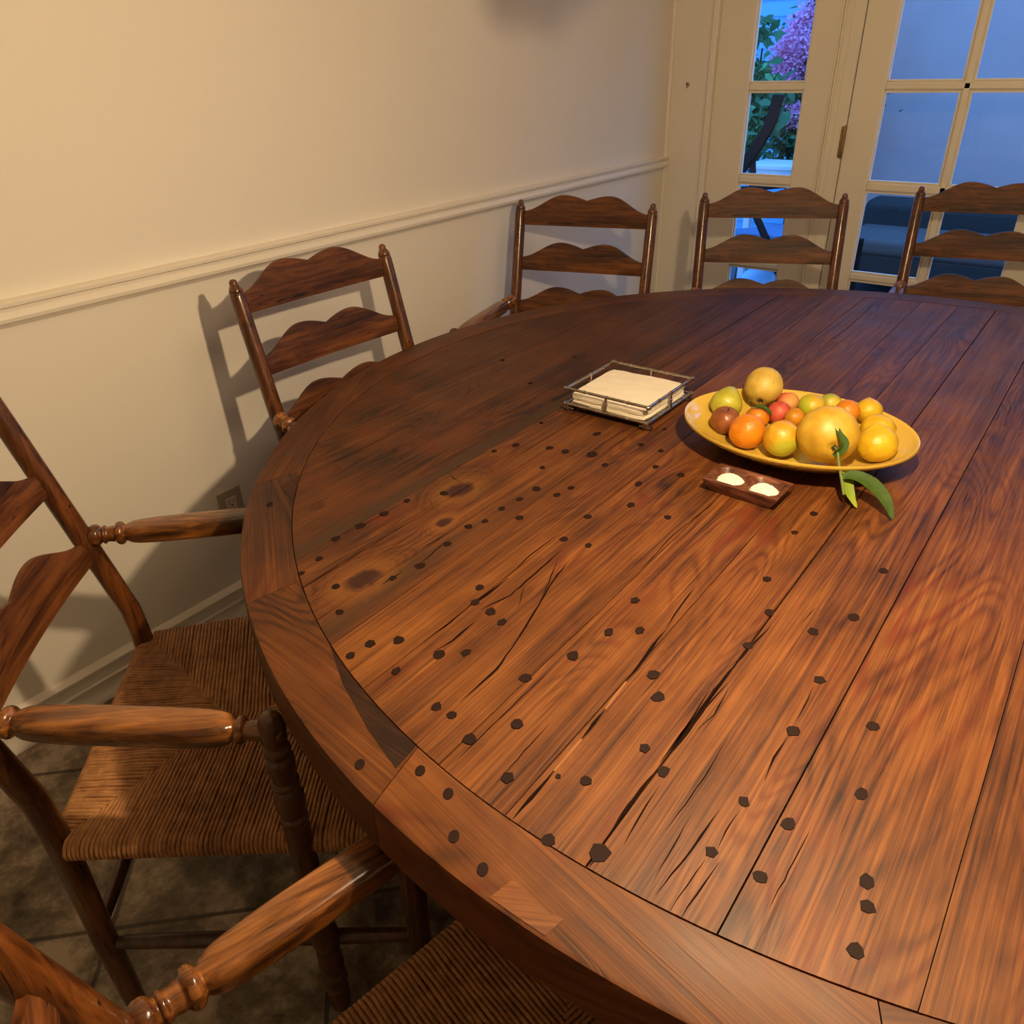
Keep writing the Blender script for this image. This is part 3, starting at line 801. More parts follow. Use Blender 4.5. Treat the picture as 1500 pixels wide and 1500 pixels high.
CH = [(-1.151, .338, 44.5, 'armchair at the lower left whose rush seat and both arms show beside the table rim'),
      (-.262, .044, 72.5, 'nearest armchair, its glossy arm and rush seat cut off at the bottom edge'),
      (-1.436, 1.240, -2, 'dark ladderback armchair standing alone in front of the left wall above the outlet'),
      (-1.421, 2.186, -73.2, 'dark ladderback armchair set in the room corner left of the glass sidelight'),
      (-.932, 2.634, -65.4, 'dark ladderback armchair directly in front of the narrow glass sidelight'),
      (-.352, 3.045, -75.5, 'armchair at the far right in front of the glass door, only its post edge showing')]
for i, (x, y, a, lb) in enumerate(CH): place(i == 0, x, y, a, lb)

# ------------------------------------------------------------------ napkin tray
tray = thing('napkin_holder', 'square antiqued silver bamboo-style napkin holder on little feet', 'napkin holder', (-.752, 1.383, ZT + .0008))
S_ = .0975
def bamboo(bm, p0, p1, r=.0035, n=4):
    p0 = Vector(p0); p1 = Vector(p1); prof = [(0, r * .6), (.01, r * 1.35), (.03, r * 1.3), (.04, r)]
    for k in range(1, n):
        t = k / n; prof += [(t - .022, r), (t - .010, r * 1.05), (t - .004, r * 1.32), (t + .004, r * 1.32), (t + .010, r * 1.05), (t + .022, r)]
    prof += [(.96, r), (.97, r * 1.3), (.99, r * 1.35), (1, r * .6)]
    lathe_line(bm, p0, p1, prof, 10)
for zz, nm, r in ((.050, 'top_rail', .0030), (.0155, 'base_rail', .0036)):
    bm = bmesh.new(); q = S_ + .006
    for s in (-1, 1):
        bamboo(bm, (-q, s * S_, zz), (q, s * S_, zz), r); bamboo(bm, (s * S_, -q, zz), (s * S_, q, zz), r)
    obj(nm, bm, M_SILVER, tray)
bm = bmesh.new(); box(bm, -S_, S_, -S_, S_, .0125, .0155); obj('tray_plate', bm, M_SILVER, tray, False)
for a, b in ((0, -S_), (0, S_), (-S_, 0), (S_, 0)):
    bm = bmesh.new(); lathe_line(bm, (a, b, .016), (a, b, .050), [(0, .0036), (.1, .0045), (.2, .003), (.45, .003), (.5, .0046), (.56, .0046), (.6, .003), (.9, .003), (1, .0045)], 10); obj('post', bm, M_SILVER, tray)
for a in (-1, 1):
    for b in (-1, 1):
        bm = bmesh.new(); x = a * (S_ - .006); y = b * (S_ - .006)
        bamboo(bm, (x - .013, y, .0045), (x + .013, y, .0045), .0042, 2); bamboo(bm, (x, y - .011, .0095), (x, y + .011, .0095), .0036, 2)
        obj('foot', bm, M_SILVER, tray)
def paper():
    t = NT('cream_paper_napkin'); co = t.coord(); n = t.noise(co, 30, 4)
    t.base(t.mix(n, (.70, .62, .49), (.80, .73, .60))); t.p(Roughness=.8, Subsurface_Weight=.0); t.bump(t.noise(co, 55, 3), .35, .003)
    return t.m
M_NAP = paper()
NN = 7; z0 = ZT + .0173; nth = .0029
for k in range(NN):
    bm = bmesh.new(); N = 22; hs = .0885 + U(-.0015, .0035); sd = k * 3.3
    g = [[None] * (N + 1) for _ in range(N + 1)]; g2 = [[None] * (N + 1) for _ in range(N + 1)]
    for i in range(N + 1):
        for j in range(N + 1):
            u = i / N * 2 - 1; v = j / N * 2 - 1
            e = max(abs(u), abs(v)); rr = 1 - .04 * max(0, abs(u) * abs(v) - .75) * 4
            x = u * hs * rr + .0012 * noise.noise(Vector((v * 4, sd, 1))); y = v * hs * rr + .0012 * noise.noise(Vector((u * 4, sd, 5)))
            wv = .0019 * noise.noise(Vector((x * 28, y * 28, sd * .12))) * (k / NN) + .0012 * noise.noise(Vector((x * 60, y * 60, .3))) * (k / NN)
            th = nth * (.46 if e < .97 else .34)
            g[i][j] = bm.verts.new((x, y, wv + th)); g2[i][j] = bm.verts.new((x, y, wv - th))
    for i in range(N):
        for j in range(N):
            bm.faces.new((g[i][j], g[i+1][j], g[i+1][j+1], g[i][j+1])); bm.faces.new((g2[i][j], g2[i][j+1], g2[i+1][j+1], g2[i+1][j]))
    for i in range(N):
        for a, b, c, d in ((g[i][0], g2[i][0], g2[i+1][0], g[i+1][0]), (g[i][N], g[i+1][N], g2[i+1][N], g2[i][N]), (g[0][i], g[0][i+1], g2[0][i+1], g2[0][i]), (g[N][i], g2[N][i], g2[N][i+1], g[N][i+1])):
            bm.faces.new((a, b, c, d))
    o = obj('paper_napkin', bm, M_NAP); o.location = (-.752 + U(-.0012, .0012), 1.383 + U(-.0012, .0012), z0 + nth * (k + .5)); o.rotation_euler = (0, 0, U(-.035, .035))
    if k == NN - 1: tag(o, 'top cream paper napkin lying open-faced on the stack in the silver holder', 'napkin', 'paper napkins in the silver holder')
    else: tag(o, 'cream paper napkin inside the stack in the silver holder, under the top one', 'napkin', 'paper napkins in the silver holder')

# ------------------------------------------------------------------ salt dish
t_ = NT('dark_salt_dish_wood'); co = t_.coord()
v = t_.noise(t_.vmath('MULTIPLY', co, (18, 120, 60)), 1, 4, .6, .8)
t_.base(t_.ramp(v, [(.35, (.04, .012, .006)), (.5, (.10, .030, .014)), (.68, (.22, .085, .045))])); t_.p(Roughness=.45); t_.bump(v, .3, .001)
dish = thing('salt_dish', 'small rectangular dark wood dish with two hollows for salt', 'dish', (-.391, 1.152, ZT + .0008), math.radians(-2))
bm = bmesh.new(); NX, NY = 54, 30; HX, HY, HT = .066, .036, .024
def sdrr(x, y, hx, hy, r):
    qx = abs(x) - hx + r; qy = abs(y) - hy + r
    return math.hypot(max(qx, 0), max(qy, 0)) + min(max(qx, qy), 0) - r
G = []
for i in range(NX + 1):
    row = []
    for j in range(NY + 1):
        x = (i / NX * 2 - 1) * HX; y = (j / NY * 2 - 1) * HY
        d = min(sdrr(x - .0305, y, .0275, .0285, .016), sdrr(x + .0305, y, .0275, .0285, .016))
        dep = 0 if d > 0 else .016 * (1 - math.exp(d / .006)) if d > -.03 else .016
        row.append(bm.verts.new((x, y, HT - dep)))
    G.append(row)
for i in range(NX):
    for j in range(NY): bm.faces.new((G[i][j], G[i+1][j], G[i+1][j+1], G[i][j+1]))
ring = [G[i][0] for i in range(NX + 1)] + [G[NX][j] for j in range(1, NY + 1)] + [G[i][NY] for i in range(NX - 1, -1, -1)] + [G[0][j] for j in range(NY - 1, 0, -1)]
low = [bm.verts.new((v.co.x * .80, v.co.y * .72, 0)) for v in ring]
mid = [bm.verts.new((v.co.x * 1.0, v.co.y * 1.0, HT - .003)) for v in ring]
n = len(ring)
for i in range(n):
    bm.faces.new((ring[i], mid[i], mid[(i+1) % n], ring[(i+1) % n])); bm.faces.new((mid[i], low[i], low[(i+1) % n], mid[(i+1) % n]))
bm.faces.new(low[::-1])
obj('dish_body', bm, t_.m, dish, True, 35)
t_ = NT('coarse_salt'); co = t_.coord(); t_.base((.78, .75, .68)); t_.p(Roughness=.6, Subsurface_Weight=0.0); t_.bump(t_.noise(co, 600, 3), .8, .001)
M_SALT = t_.m
for sx, lb in ((-.0305, 'coarse white salt heaped in the left hollow of the wooden dish'), (.0305, 'coarse white salt heaped in the right hollow of the wooden dish')):
    bm = bmesh.new(); N = 26
    cen = bm.verts.new((0, 0, .008)); prev = None; RR = []
    for k in range(1, 9):
        r = k / 8; row = []
        for a in range(N):
            th = 2 * PI * a / N; irregular = 1 + .10 * noise.noise(Vector((math.cos(th) * 2, math.sin(th) * 2, sx * 90)))
            x = .0270 * r * math.cos(th) * irregular; y = .0235 * r * math.sin(th) * irregular
            z = .0150 * (1 - r ** 2.4) + .0034 * noise.noise(Vector((x * 200, y * 260, 2))) * (1 if k < 8 else 0)
            row.append(bm.verts.new((x, y, z if k < 8 else -.0015)))
        RR.append(row)
    for a in range(N): bm.faces.new((cen, RR[0][a], RR[0][(a+1) % N]))
    for k in range(7):
        for a in range(N): bm.faces.new((RR[k][a], RR[k+1][a], RR[k+1][(a+1) % N], RR[k][(a+1) % N]))
    bm.faces.new(RR[-1][::-1])
    for _ in range(420):
        th = U(0, 2 * PI); r = math.sqrt(R()) * 1.0; x = .0266 * r * math.cos(th); y = .0232 * r * math.sin(th); z = .0150 * (1 - r ** 2.4) + .0004
        s = U(.0004, .0010); M = Matrix.Translation((x, y, max(z, .0006))) @ Matrix.Rotation(U(0, 3), 4, Vector((R(), R(), R() + .1)).normalized())
        bmesh.ops.create_cube(bm, size=s * 2, matrix=M)
    o = obj('salt', bm, M_SALT, None, False)
    c, s_ = math.cos(math.radians(-2)), math.sin(math.radians(-2))
    o.location = (-.391 + c * sx, 1.152 + s_ * sx, ZT + .0103)
    tag(o, lb, 'salt', None, 'stuff')

# ------------------------------------------------------------------ bowl
BC = Vector((-.385, 1.355)); BA, BB = .208, .166; BR_ = math.radians(4.6)
t_ = NT('yellow_glazed_ceramic'); co = t_.coord(); n = t_.noise(co, 9, 3)
t_.base(t_.mix(n, (.54, .35, .045), (.62, .42, .07))); t_.p(Roughness=.16, Coat_Weight=.5, Coat_Roughness=.05)
bowl = thing('serving_bowl', 'shallow oval yellow glazed serving bowl heaped with fruit', 'bowl', (BC.x, BC.y, ZT + .0008), BR_)
def floorz(rho): return .013 + (.040 * ((rho - .5) / .5) ** 1.6 if rho > .5 else 0)
prof = [(0, .004), (.40, .004), (.43, 0), (.455, 0), (.47, .005), (.60, .010), (.75, .022), (.90, .037), (.975, .046), (1.0, .051), (1.006, .0545), (1.0, .0575), (.985, .0565), (.97, .053)]
prof += [(r, floorz(r)) for r in (.94, .88, .80, .72, .64, .56, .48, .3, .1)] + [(0, .013)]
bm = bmesh.new(); N = 72; rows = []
for rho, z in prof:
    if rho == 0: rows.append([bm.verts.new((0, 0, z))]); continue
    rows.append([bm.verts.new((BA * rho * math.cos(2*PI*a/N), BB * rho * math.sin(2*PI*a/N), z)) for a in range(N)])
for i in range(len(rows) - 1):
    A, B = rows[i], rows[i+1]
    for a in range(N):
        b = (a + 1) % N
        if len(A) == 1: bm.faces.new((A[0], B[a], B[b]))
        elif len(B) == 1: bm.faces.new((A[a], A[b], B[0]))
        else: bm.faces.new((A[a], A[b], B[b], B[a]))
obj('bowl_body', bm, t_.m, bowl, True, 60)

# ------------------------------------------------------------------ fruit
CR_ = Vector((.797, .603, -.026)); CU = Vector((-.287, .417, .863)); CB = Vector((.532, -.680, .505))   # right / up / toward the viewer, used only to aim stems
def aim(a, b, c): return (CR_ * a + CU * b + CB * c).normalized()
def fruit_mat(name, c1, c2, blush=None, spots=.0, rough=.42, pore=0.25, scale=9, grad=None):
    t = NT(name); co = t.coord('Object')
    n = t.noise(co, scale * 3, 4, .6)
    c = t.mix(t.mapr(n, .35, .65), tuple(v * .68 for v in c1), tuple(v * .88 for v in c2))
    if blush is not None:
        col, direc, lo, hi = blush
        d = t.vmath('DOT_PRODUCT', t.vmath('NORMALIZE', co), direc)
        nd = t.new('ShaderNodeVectorMath', operation='DOT_PRODUCT'); t.set(nd.inputs[0], t.vmath('NORMALIZE', co)); nd.inputs[1].default_value = direc
        f = t.mapr(t.math('ADD', nd.outputs['Value'], t.math('MULTIPLY', t.math('SUBTRACT', n, .5), .8)), lo, hi, 0, 1, True)
        c = t.mix(f, c, col)
    if spots:
        s = t.mapr(t.noise(co, 150, 2), .70, .76, 0, spots)
        c = t.mix(s, c, (.13, .06, .015))
    t.base(c); t.p(Roughness=rough, Subsurface_Weight=0.0, Subsurface_Radius=(.01, .005, .002), Subsurface_Scale=.3)
    t.bump(t.noise(co, 380, 2) if pore > .15 else t.noise(co, 60, 2), pore, .0012)
    return t.m
def fruit(name, label, cat, pos, r, mat, shape='round', axis=(0, 0, 1), seed=0, squash=1.0):
    ax = Vector(axis).normalized()
    q = Vector((0, 0, 1)).rotation_difference(ax).to_matrix()
    bm = bmesh.new(); bmesh.ops.create_uvsphere(bm, u_segments=40, v_segments=28, radius=1)
    for v in bm.verts:
        p = v.co.normalized(); z = p.z; a = math.atan2(p.y, p.x); rho = math.hypot(p.x, p.y)
        s = 1.0; dz = 0
        if shape == 'orange': s = 1 - .03 * z * z - .05 * math.exp(-((1 - z) / .012))
        elif shape == 'lemon':
            z2 = z * 1.0; s = 1; dz = .11 * math.exp(-((1 - z) / .022)) + .05 * max(0, z) ** 6 - 0; dz -= .05 * math.exp(-((1 + z) / .03)) * -1
        elif shape == 'quince':      # rounded, narrowing to a puckered blossom end at +z
            s = 1 - .10 * max(0, z) ** 2; dz = -.16 * math.exp(-((1 - z) / .03)) 
            s *= 1 + .07 * math.cos(a * 5 + seed) * max(0, z) ** 3 * (1 if z > 0 else 0)
        elif shape == 'pear':
            s = 1 - .30 * max(0, z) ** 1.3; dz = .22 * max(0, z) ** 2
        elif shape == 'apple':
            s = 1 + .02 * math.cos(a * 5); dz = -.22 * math.exp(-((1 - z) / .05)) - .05 * abs(z)
        elif shape == 'peach':
            cl = math.exp(-(abs(math.atan2(math.sin(a), math.cos(a))) / .12) ** 1.2); s = 1 - .05 * cl; dz = -.12 * math.exp(-((1 - z) / .05))
        w = 1 + .035 * noise.noise(p * 1.4 + Vector((seed, 0, 0))) + .012 * noise.noise(p * 4 + Vector((0, seed, 0)))
        v.co = Vector((p.x * s * w, p.y * s * w, (p.z + dz) * w * squash)) * r
        v.co = q @ v.co
    o = obj(name, bm, mat, None, True, 60); o.location = pos
    tag(o, label, cat, 'fruit heaped in the yellow bowl')
    return o, ax
def on_fruit(pos, ax, r, k): return ax * (r * k)
M_QU = fruit_mat('quince_skin', (.60, .39, .050), (.68, .47, .085), None, .55, .5, .12, 8)
M_QU2 = fruit_mat('quince_skin_deep', (.60, .35, .022), (.68, .42, .040), None, .4, .45, .12, 8)
M_PEAR = fruit_mat('yellow_green_pear_skin', (.44, .42, .028), (.52, .48, .05), None, .6, .4, .10, 8)
M_RED = fruit_mat('russet_red_skin', (.20, .055, .02), (.30, .09, .025), None, .6, .35, .08, 10)
M_OR = fruit_mat('orange_peel', (.66, .20, .006), (.74, .25, .008), None, 0, .36, .55, 9)
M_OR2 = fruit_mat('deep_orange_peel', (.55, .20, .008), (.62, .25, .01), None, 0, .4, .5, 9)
M_LE = fruit_mat('lemon_peel', (.70, .42, .010), (.76, .49, .02), None, 0, .34, .5, 8)
M_LE2 = fruit_mat('lemon_peel_green_tinge', (.64, .34, .012), (.70, .40, .02), ((.38, .38, .03), (.45, -.6, -.55), .35, .8), 0, .36, .5, 8)
M_LIME = fruit_mat('half_ripe_lemon_peel', (.60, .38, .012), (.64, .43, .02), ((.34, .40, .02), (-.5, -.5, .1), .1, .8), 0, .38, .45, 8)
M_GREEN = fruit_mat('green_fruit_skin', (.34, .38, .04), (.42, .44, .06), ((.62, .45, .03), (.5, -.4, .3), .3, .9), .2, .42, .2, 8)
M_NEC = fruit_mat('nectarine_skin', (.52, .05, .035), (.66, .11, .06), None, 0, .5, .05, 8)
M_PEA = fruit_mat('peach_skin', (.70, .30, .08), (.74, .36, .10), ((.50, .06, .03), (-.7, .3, .3), -.3, .6), 0, .75, .1, 8)
M_BR = flat('dry_calyx', (.06, .035, .015), .9)
M_STEM = flat('green_stem', (.12, .17, .03), .6)
def leaf_mat(name, c1, c2):
    t = NT(name); co = t.coord(); n = t.noise(co, 60, 3)
    t.base(t.mix(n, c1, c2)); t.p(Roughness=.6, Specular_IOR_Level=.2)
    return t.m
M_LEAF = leaf_mat('citrus_leaf', (.022, .050, .006), (.055, .105, .012))
M_LEAF2 = leaf_mat('citrus_leaf_yellowing', (.12, .22, .02), (.30, .34, .03))
def leaf_blade(bm, pts, w, tip=.05, fold=.25, nrm=Vector((0, 0, 1)), mi=0):
    P = [Vector(p) for p in pts]; n = 14; C = []
    for i in range(n + 1):
        u = i / n * (len(P) - 1); k = min(int(u), len(P) - 2); f = u - k
        p0 = P[max(k-1, 0)]; p1 = P[k]; p2 = P[k+1]; p3 = P[min(k+2, len(P)-1)]
        C.append(.5 * ((2*p1) + (-p0+p2)*f + (2*p0-5*p1+4*p2-p3)*f*f + (-p0+3*p1-3*p2+p3)*f**3))
    prev = None
    for i, c in enumerate(C):
        t = (C[min(i+1, n)] - C[max(i-1, 0)]).normalized(); s = t.cross(nrm).normalized(); up = s.cross(t).normalized()
        u = i / n; ww = w * math.sin(PI * min(1, .04 + u * .96)) ** .75 * (1 - .25 * u) + .0002
        row = [bm.verts.new(c + s * ww * k + up * (abs(k) * ww * fold + .0005 * math.sin(u * 25) * k)) for k in (-1, -.5, 0, .5, 1)]
        row2 = [bm.verts.new(v.co - up * .0005) for v in row]
        if prev:
            for k in range(4):
                bm.faces.new((prev[0][k], prev[0][k+1], row[k+1], row[k])).material_index = mi
                bm.faces.new((prev[1][k], row2[k], row2[k+1], prev[1][k+1])).material_index = mi
            for k in (0, 4): bm.faces.new((prev[0][k], row[k], row2[k], prev[1][k])).material_index = mi
        prev = (row, row2)
FR = {'quince_top':(-0.4876,1.4496,0.8376,0.0370),'pear_left':(-0.5329,1.3806,0.8153,0.0314),'apple_redbrown':(-0.5108,1.3281,0.8043,0.0280),'orange_front':(-0.4553,1.2986,0.8051,0.0331),'mandarin_back':(-0.4717,1.3925,0.7959,0.0227),'nectarine_red':(-0.4420,1.4247,0.8020,0.0228),'peach_back':(-0.4419,1.4683,0.8075,0.0226),'lemon_front':(-0.3881,1.2909,0.8109,0.0326),'orange_behind':(-0.4016,1.3437,0.7975,0.0253),'orange_dark':(-0.4044,1.4049,0.8060,0.0193),'lime':(-0.3863,1.4437,0.8189,0.0269),'green_fruit':(-0.3654,1.4875,0.8134,0.0235),'quince_big':(-0.3113,1.2938,0.8365,0.0510),'orange_right':(-0.3217,1.4428,0.8241,0.0233),'lemon_back':(-0.2925,1.4791,0.8203,0.0249),'lemon_mid':(-0.2572,1.4128,0.8126,0.0316),'lemon_right':(-0.2412,1.3514,0.8147,0.0339)}
def calyx(o, ax, r, k=.84, s=.006, mat=None):
    bm = bmesh.new(); b = ax * r * k
    a1 = ax.orthogonal().normalized(); a2 = ax.cross(a1)
    for i in range(5):
        th = 2*PI*i/5 + .3; d = a1 * math.cos(th) + a2 * math.sin(th)
        tube(bm, [b + d * s * .2, b + d * s * .8 + ax * .002, b + d * s * 1.1 + ax * .0045], [.0016, .0014, .0004], 6)
    c = obj('calyx', bm, M_BR, o); return c
def mkf(key, name, label, cat, mat, shape, axis, squash=1.0, rs=1.0):
    x, y, z, r = FR[key]
    o, ax = fruit(name, label, cat, (x, y, z), r * rs, mat, shape, axis, hash(key) % 7 if False else len(key), squash)
    return o, ax, r * rs
o, ax, r = mkf('quince_top', 'quince', 'pale yellow quince standing topmost on the heap of fruit', 'quince', M_QU, 'quince', aim(-.30, -.80, .35), 1.10, .98); calyx(o, ax, r, .92)
o, ax, r = mkf('pear_left', 'quince', 'greenish-yellow quince at the far left of the bowl behind the russet fruit', 'quince', M_PEAR, 'pear', aim(.35, .75, -.2), .98)
o, ax, r = mkf('apple_redbrown', 'plum', 'russet brown-red plum at the left end of the bowl', 'plum', M_RED, 'apple', aim(.05, .55, .45), .97); 
bm = bmesh.new(); tube(bm, [ax * r * .70, ax * r * .86, ax * r * .93 + Vector((.001, 0, 0))], [.0016, .0013, .0015], 7); obj('stem', bm, M_BR, o)
mkf('orange_front', 'orange', 'bright orange at the front left beside the russet plum', 'orange', M_OR, 'orange', aim(.3, -.2, -.6), .97)
o, ax, r = mkf('mandarin_back', 'mandarin', 'small mandarin with a green leaf tucked under the topmost quince', 'mandarin', M_OR, 'orange', aim(-.2, .5, .6), .95, 1.0)
bm = bmesh.new(); leaf_blade(bm, [ax * r * 1.0 + CR_ * -.006 + CU * .004, ax * r * 1.0 + CR_ * .008 + CU * .004 + CB * .003, ax * r + CR_ * .021 - CU * .006 + CB * .006, ax * r + CR_ * .026 - CU * .014 + CB * .004], .0055, nrm=CU + CB); obj('leaf', bm, M_LEAF, o)
bm = bmesh.new(); b0 = ax * r * .98; tube(bm, [b0, b0 + CR_ * -.006 + CU * .003, b0 + CR_ * -.013 + CU * .004, b0 + CR_ * -.019 + CU * .010, b0 + CR_ * -.016 + CU * .017, b0 + CR_ * -.010 + CU * .015], [.001, .0008, .0007, .0006, .0005, .0004], 6); obj('stem', bm, M_STEM, o)
mkf('nectarine_red', 'nectarine', 'small pinkish-red nectarine in the middle of the heap', 'nectarine', M_NEC, 'peach', aim(-.2, .8, .2), .97)
mkf('peach_back', 'peach', 'blushed peach behind the pinkish-red nectarine', 'peach', M_PEA, 'peach', aim(.0, .9, .1), .95)
o, ax, r = mkf('lemon_front', 'lemon', 'orange-yellow lemon with a greenish underside at the centre front', 'lemon', M_LE2, 'lemon', aim(-.72, .50, .45), .98)
bm = bmesh.new(); tube(bm, [-ax * r * .96, -ax * r * 1.05, -ax * r * 1.10], [.003, .0035, .002], 8); obj('stem', bm, M_BR, o)
mkf('orange_behind', 'orange', 'orange mostly hidden behind the centre-front lemon', 'orange', M_OR, 'orange', aim(0, 1, 0), 1)
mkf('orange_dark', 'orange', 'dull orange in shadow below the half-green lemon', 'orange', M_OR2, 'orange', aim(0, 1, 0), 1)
mkf('lime', 'lemon', 'half-green lemon behind the big quince on its left side', 'lemon', M_LIME, 'orange', aim(.4, .6, .2), .94)
mkf('green_fruit', 'lime', 'pale green fruit at the back rim of the bowl', 'fruit', M_GREEN, 'orange', aim(.4, .6, -.2), .9)
o, ax, r = mkf('quince_big', 'quince', 'largest deep yellow quince with a leafy twig at the front', 'quince', M_QU2, 'quince', aim(-.10, -.52, .80), 1.0)
calyx(o, ax, r, .86, .005)
qp = Vector(FR['quince_big'][:3])
# the leafy twig hanging over the rim
def L(*p): return [Vector(v) - qp for v in p]
base = qp + ax * r * .88
bm = bmesh.new(); tube(bm, L(base, base + Vector((.008, -.010, .001)), (-.2700, 1.2330, .815), (-.2560, 1.2130, .797), (-.2466, 1.2030, .780)), [.0022, .0024, .0023, .0024, .0026], 9); stem = obj('stem', bm, M_STEM, o)
bm = bmesh.new(); leaf_blade(bm, L((-.2850, 1.2420, .826), (-.2760, 1.2430, .834), (-.2722, 1.2490, .848), (-.2860, 1.2570, .860), (-.3000, 1.2700, .874)), .0075, nrm=CB, fold=.5); obj('leaf', bm, M_LEAF, stem)
bm = bmesh.new(); leaf_blade(bm, L((-.2590, 1.2200, .800), (-.2440, 1.2270, .806), (-.2180, 1.2250, .802), (-.1930, 1.2130, .793), (-.1770, 1.2040, .779), (-.1655, 1.1950, .7635)), .0130, nrm=Vector((.1, -.5, .9)), fold=.3); obj('leaf', bm, M_LEAF, stem)
bm = bmesh.new(); leaf_blade(bm, L((-.2680, 1.2280, .812), (-.2560, 1.2330, .803), (-.2470, 1.2230, .786), (-.2360, 1.2120, .773), (-.2220, 1.2000, .7640)), .0095, nrm=Vector((.3, -.5, .8)), fold=.35); obj('leaf', bm, M_LEAF2, stem)
mkf('orange_right', 'orange', 'orange resting behind the upper right side of the big quince', 'orange', M_OR, 'orange', aim(0, .9, .2), 1)
mkf('lemon_back', 'lemon', 'lemon at the back right next to the rear orange', 'lemon', M_LE, 'lemon', aim(.1, .95, -.1), .92)
mkf('lemon_mid', 'lemon', 'large lemon lying behind the rightmost front lemon', 'lemon', M_LE, 'lemon', aim(.95, .15, .1), .95)
mkf('lemon_right', 'lemon', 'bright yellow lemon with its nipple upward at the right front', 'lemon', M_LE, 'lemon', aim(-.12, .95, .12), .97)

# ------------------------------------------------------------------ pendant (hangs just above the picture)
LP = Vector((-.14, .74, 1.49))
pend = thing('pendant_lamp', 'brass pendant lamp with bare bulb and added shadow-casting glass drops over the table', 'lamp', (LP.x, LP.y, LP.z))
bm = bmesh.new(); lathe_line(bm, (0, 0, ZC - LP.z - .03), (0, 0, ZC - LP.z), [(0, .02), (.3, .055), (1, .06)], 20); obj('canopy', bm, M_BRASS, pend)
bm = bmesh.new(); tube(bm, [(0, 0, .12), (0, 0, ZC - LP.z - .02)], .004, 8); obj('cord', bm, M_DARK, pend)
bm = bmesh.new(); lathe_line(bm, (0, 0, .045), (0, 0, .13), [(0, .018), (.5, .020), (.7, .024), (1, .008)], 18); obj('socket', bm, M_BRASS, pend)
t_ = NT('lit_clear_bulb'); t_.n.remove(t_.b)
tr_ = t_.new('ShaderNodeBsdfTransparent'); em_ = t_.new('ShaderNodeEmission'); em_.inputs[0].default_value = (1, .62, .30, 1); em_.inputs[1].default_value = 6
ad_ = t_.new('ShaderNodeAddShader'); t_.t.links.new(tr_.outputs[0], ad_.inputs[0]); t_.t.links.new(em_.outputs[0], ad_.inputs[1]); t_.t.links.new(ad_.outputs[0], t_.n['Material Output'].inputs[0])
bm = bmesh.new(); bmesh.ops.create_uvsphere(bm, u_segments=16, v_segments=10, radius=.024)
for v in bm.verts:
    if v.co.z > 0: v.co.z *= 1.6; v.co.x *= .95
bl = obj('bulb', bm, t_.m, pend)
drop = flat('smoky_shadow_drop', (.25, .2, .16), .1)
for k in range(9):  # unseen drops, added to throw a soft shadow high on the left wall
    u = k / 8; x = -.455 + .02 * math.sin(k * 2.1); y = .425 + .135 * u; z = -.014 + .012 * abs(math.sin(k * 1.7)) + .05 * abs(u - .45)
    bm = bmesh.new(); tube(bm, [(x, y, z + .12), (x, y, z + .055)], .0012, 5); lathe_line(bm, (x, y, z + .06), (x, y, z), [(0, .002), (.35, .008), (.7, .013), (.9, .010), (1, .001)], 10)
    obj('shadow_drop', bm, drop, pend)
bm = bmesh.new(); tube(bm, [(0, 0, .12), (-.15, .15, .17), (-.32, .34, .16), (-.42, .44, .125)], [.005, .005, .004, .004], 8); tube(bm, [(-.455, .42, .118), (-.455, .49, .125), (-.455, .565, .118)], .004, 8); obj('arm', bm, M_BRASS, pend)  # unseen arm, added to carry the shadow-casting drops

# ------------------------------------------------------------------ garden outside
M_CLAP = None
t_ = NT('blue_clapboard'); co = t_.coord(); sp = t_.new('ShaderNodeSeparateXYZ'); t_.set(sp.inputs[0], co)
t_.base(t_.mix(t_.noise(co, 4, 3), (.14, .46, .80), (.22, .56, .90))); t_.p(Roughness=.6)
M_CLAP = t_.m
bm = bmesh.new(); box(bm, -6, 4, 3.63, 12, -.16, -.06); o = obj('garden_paving', bm, paint('garden_paving', (.12, .125, .14), .8, .2, .3, 2), None, False); o['kind'] = 'structure'
hs = thing('neighbour_house', 'blue clapboard house wall seen through the sidelight', 'house', (-3.6, 7.05, 0))
bm = bmesh.new()
for k in range(34):
    z = -.1 + k * .11
    vs = [bm.verts.new(p) for p in ((-2.6, -.012, z), (2.05, -.012, z), (2.05, .0, z + .11), (-2.6, .0, z + .11), (-2.6, .05, z), (2.05, .05, z))]
    bm.faces.new((vs[0], vs[1], vs[2], vs[3])); bm.faces.new((vs[0], vs[4], vs[5], vs[1]))
obj('clapboard', bm, M_CLAP, hs, False)
bm = bmesh.new(); box(bm, 2.05, 2.17, -.03, .05, -.1, 3.6); obj('corner_board', bm, paint('pale_corner_board', (.6, .65, .7), .6), hs, False)
bm = bmesh.new(); box(bm, -1.78, 2.4, 6.6, 6.75, -.1, 2.3); o = obj('garden_wall', bm, paint('lilac_stucco', (.62, .44, .42), .9, .12, .4, 3), None, False)
tag(o, 'grey-lilac rendered garden wall outside the right-hand glass door', 'wall')

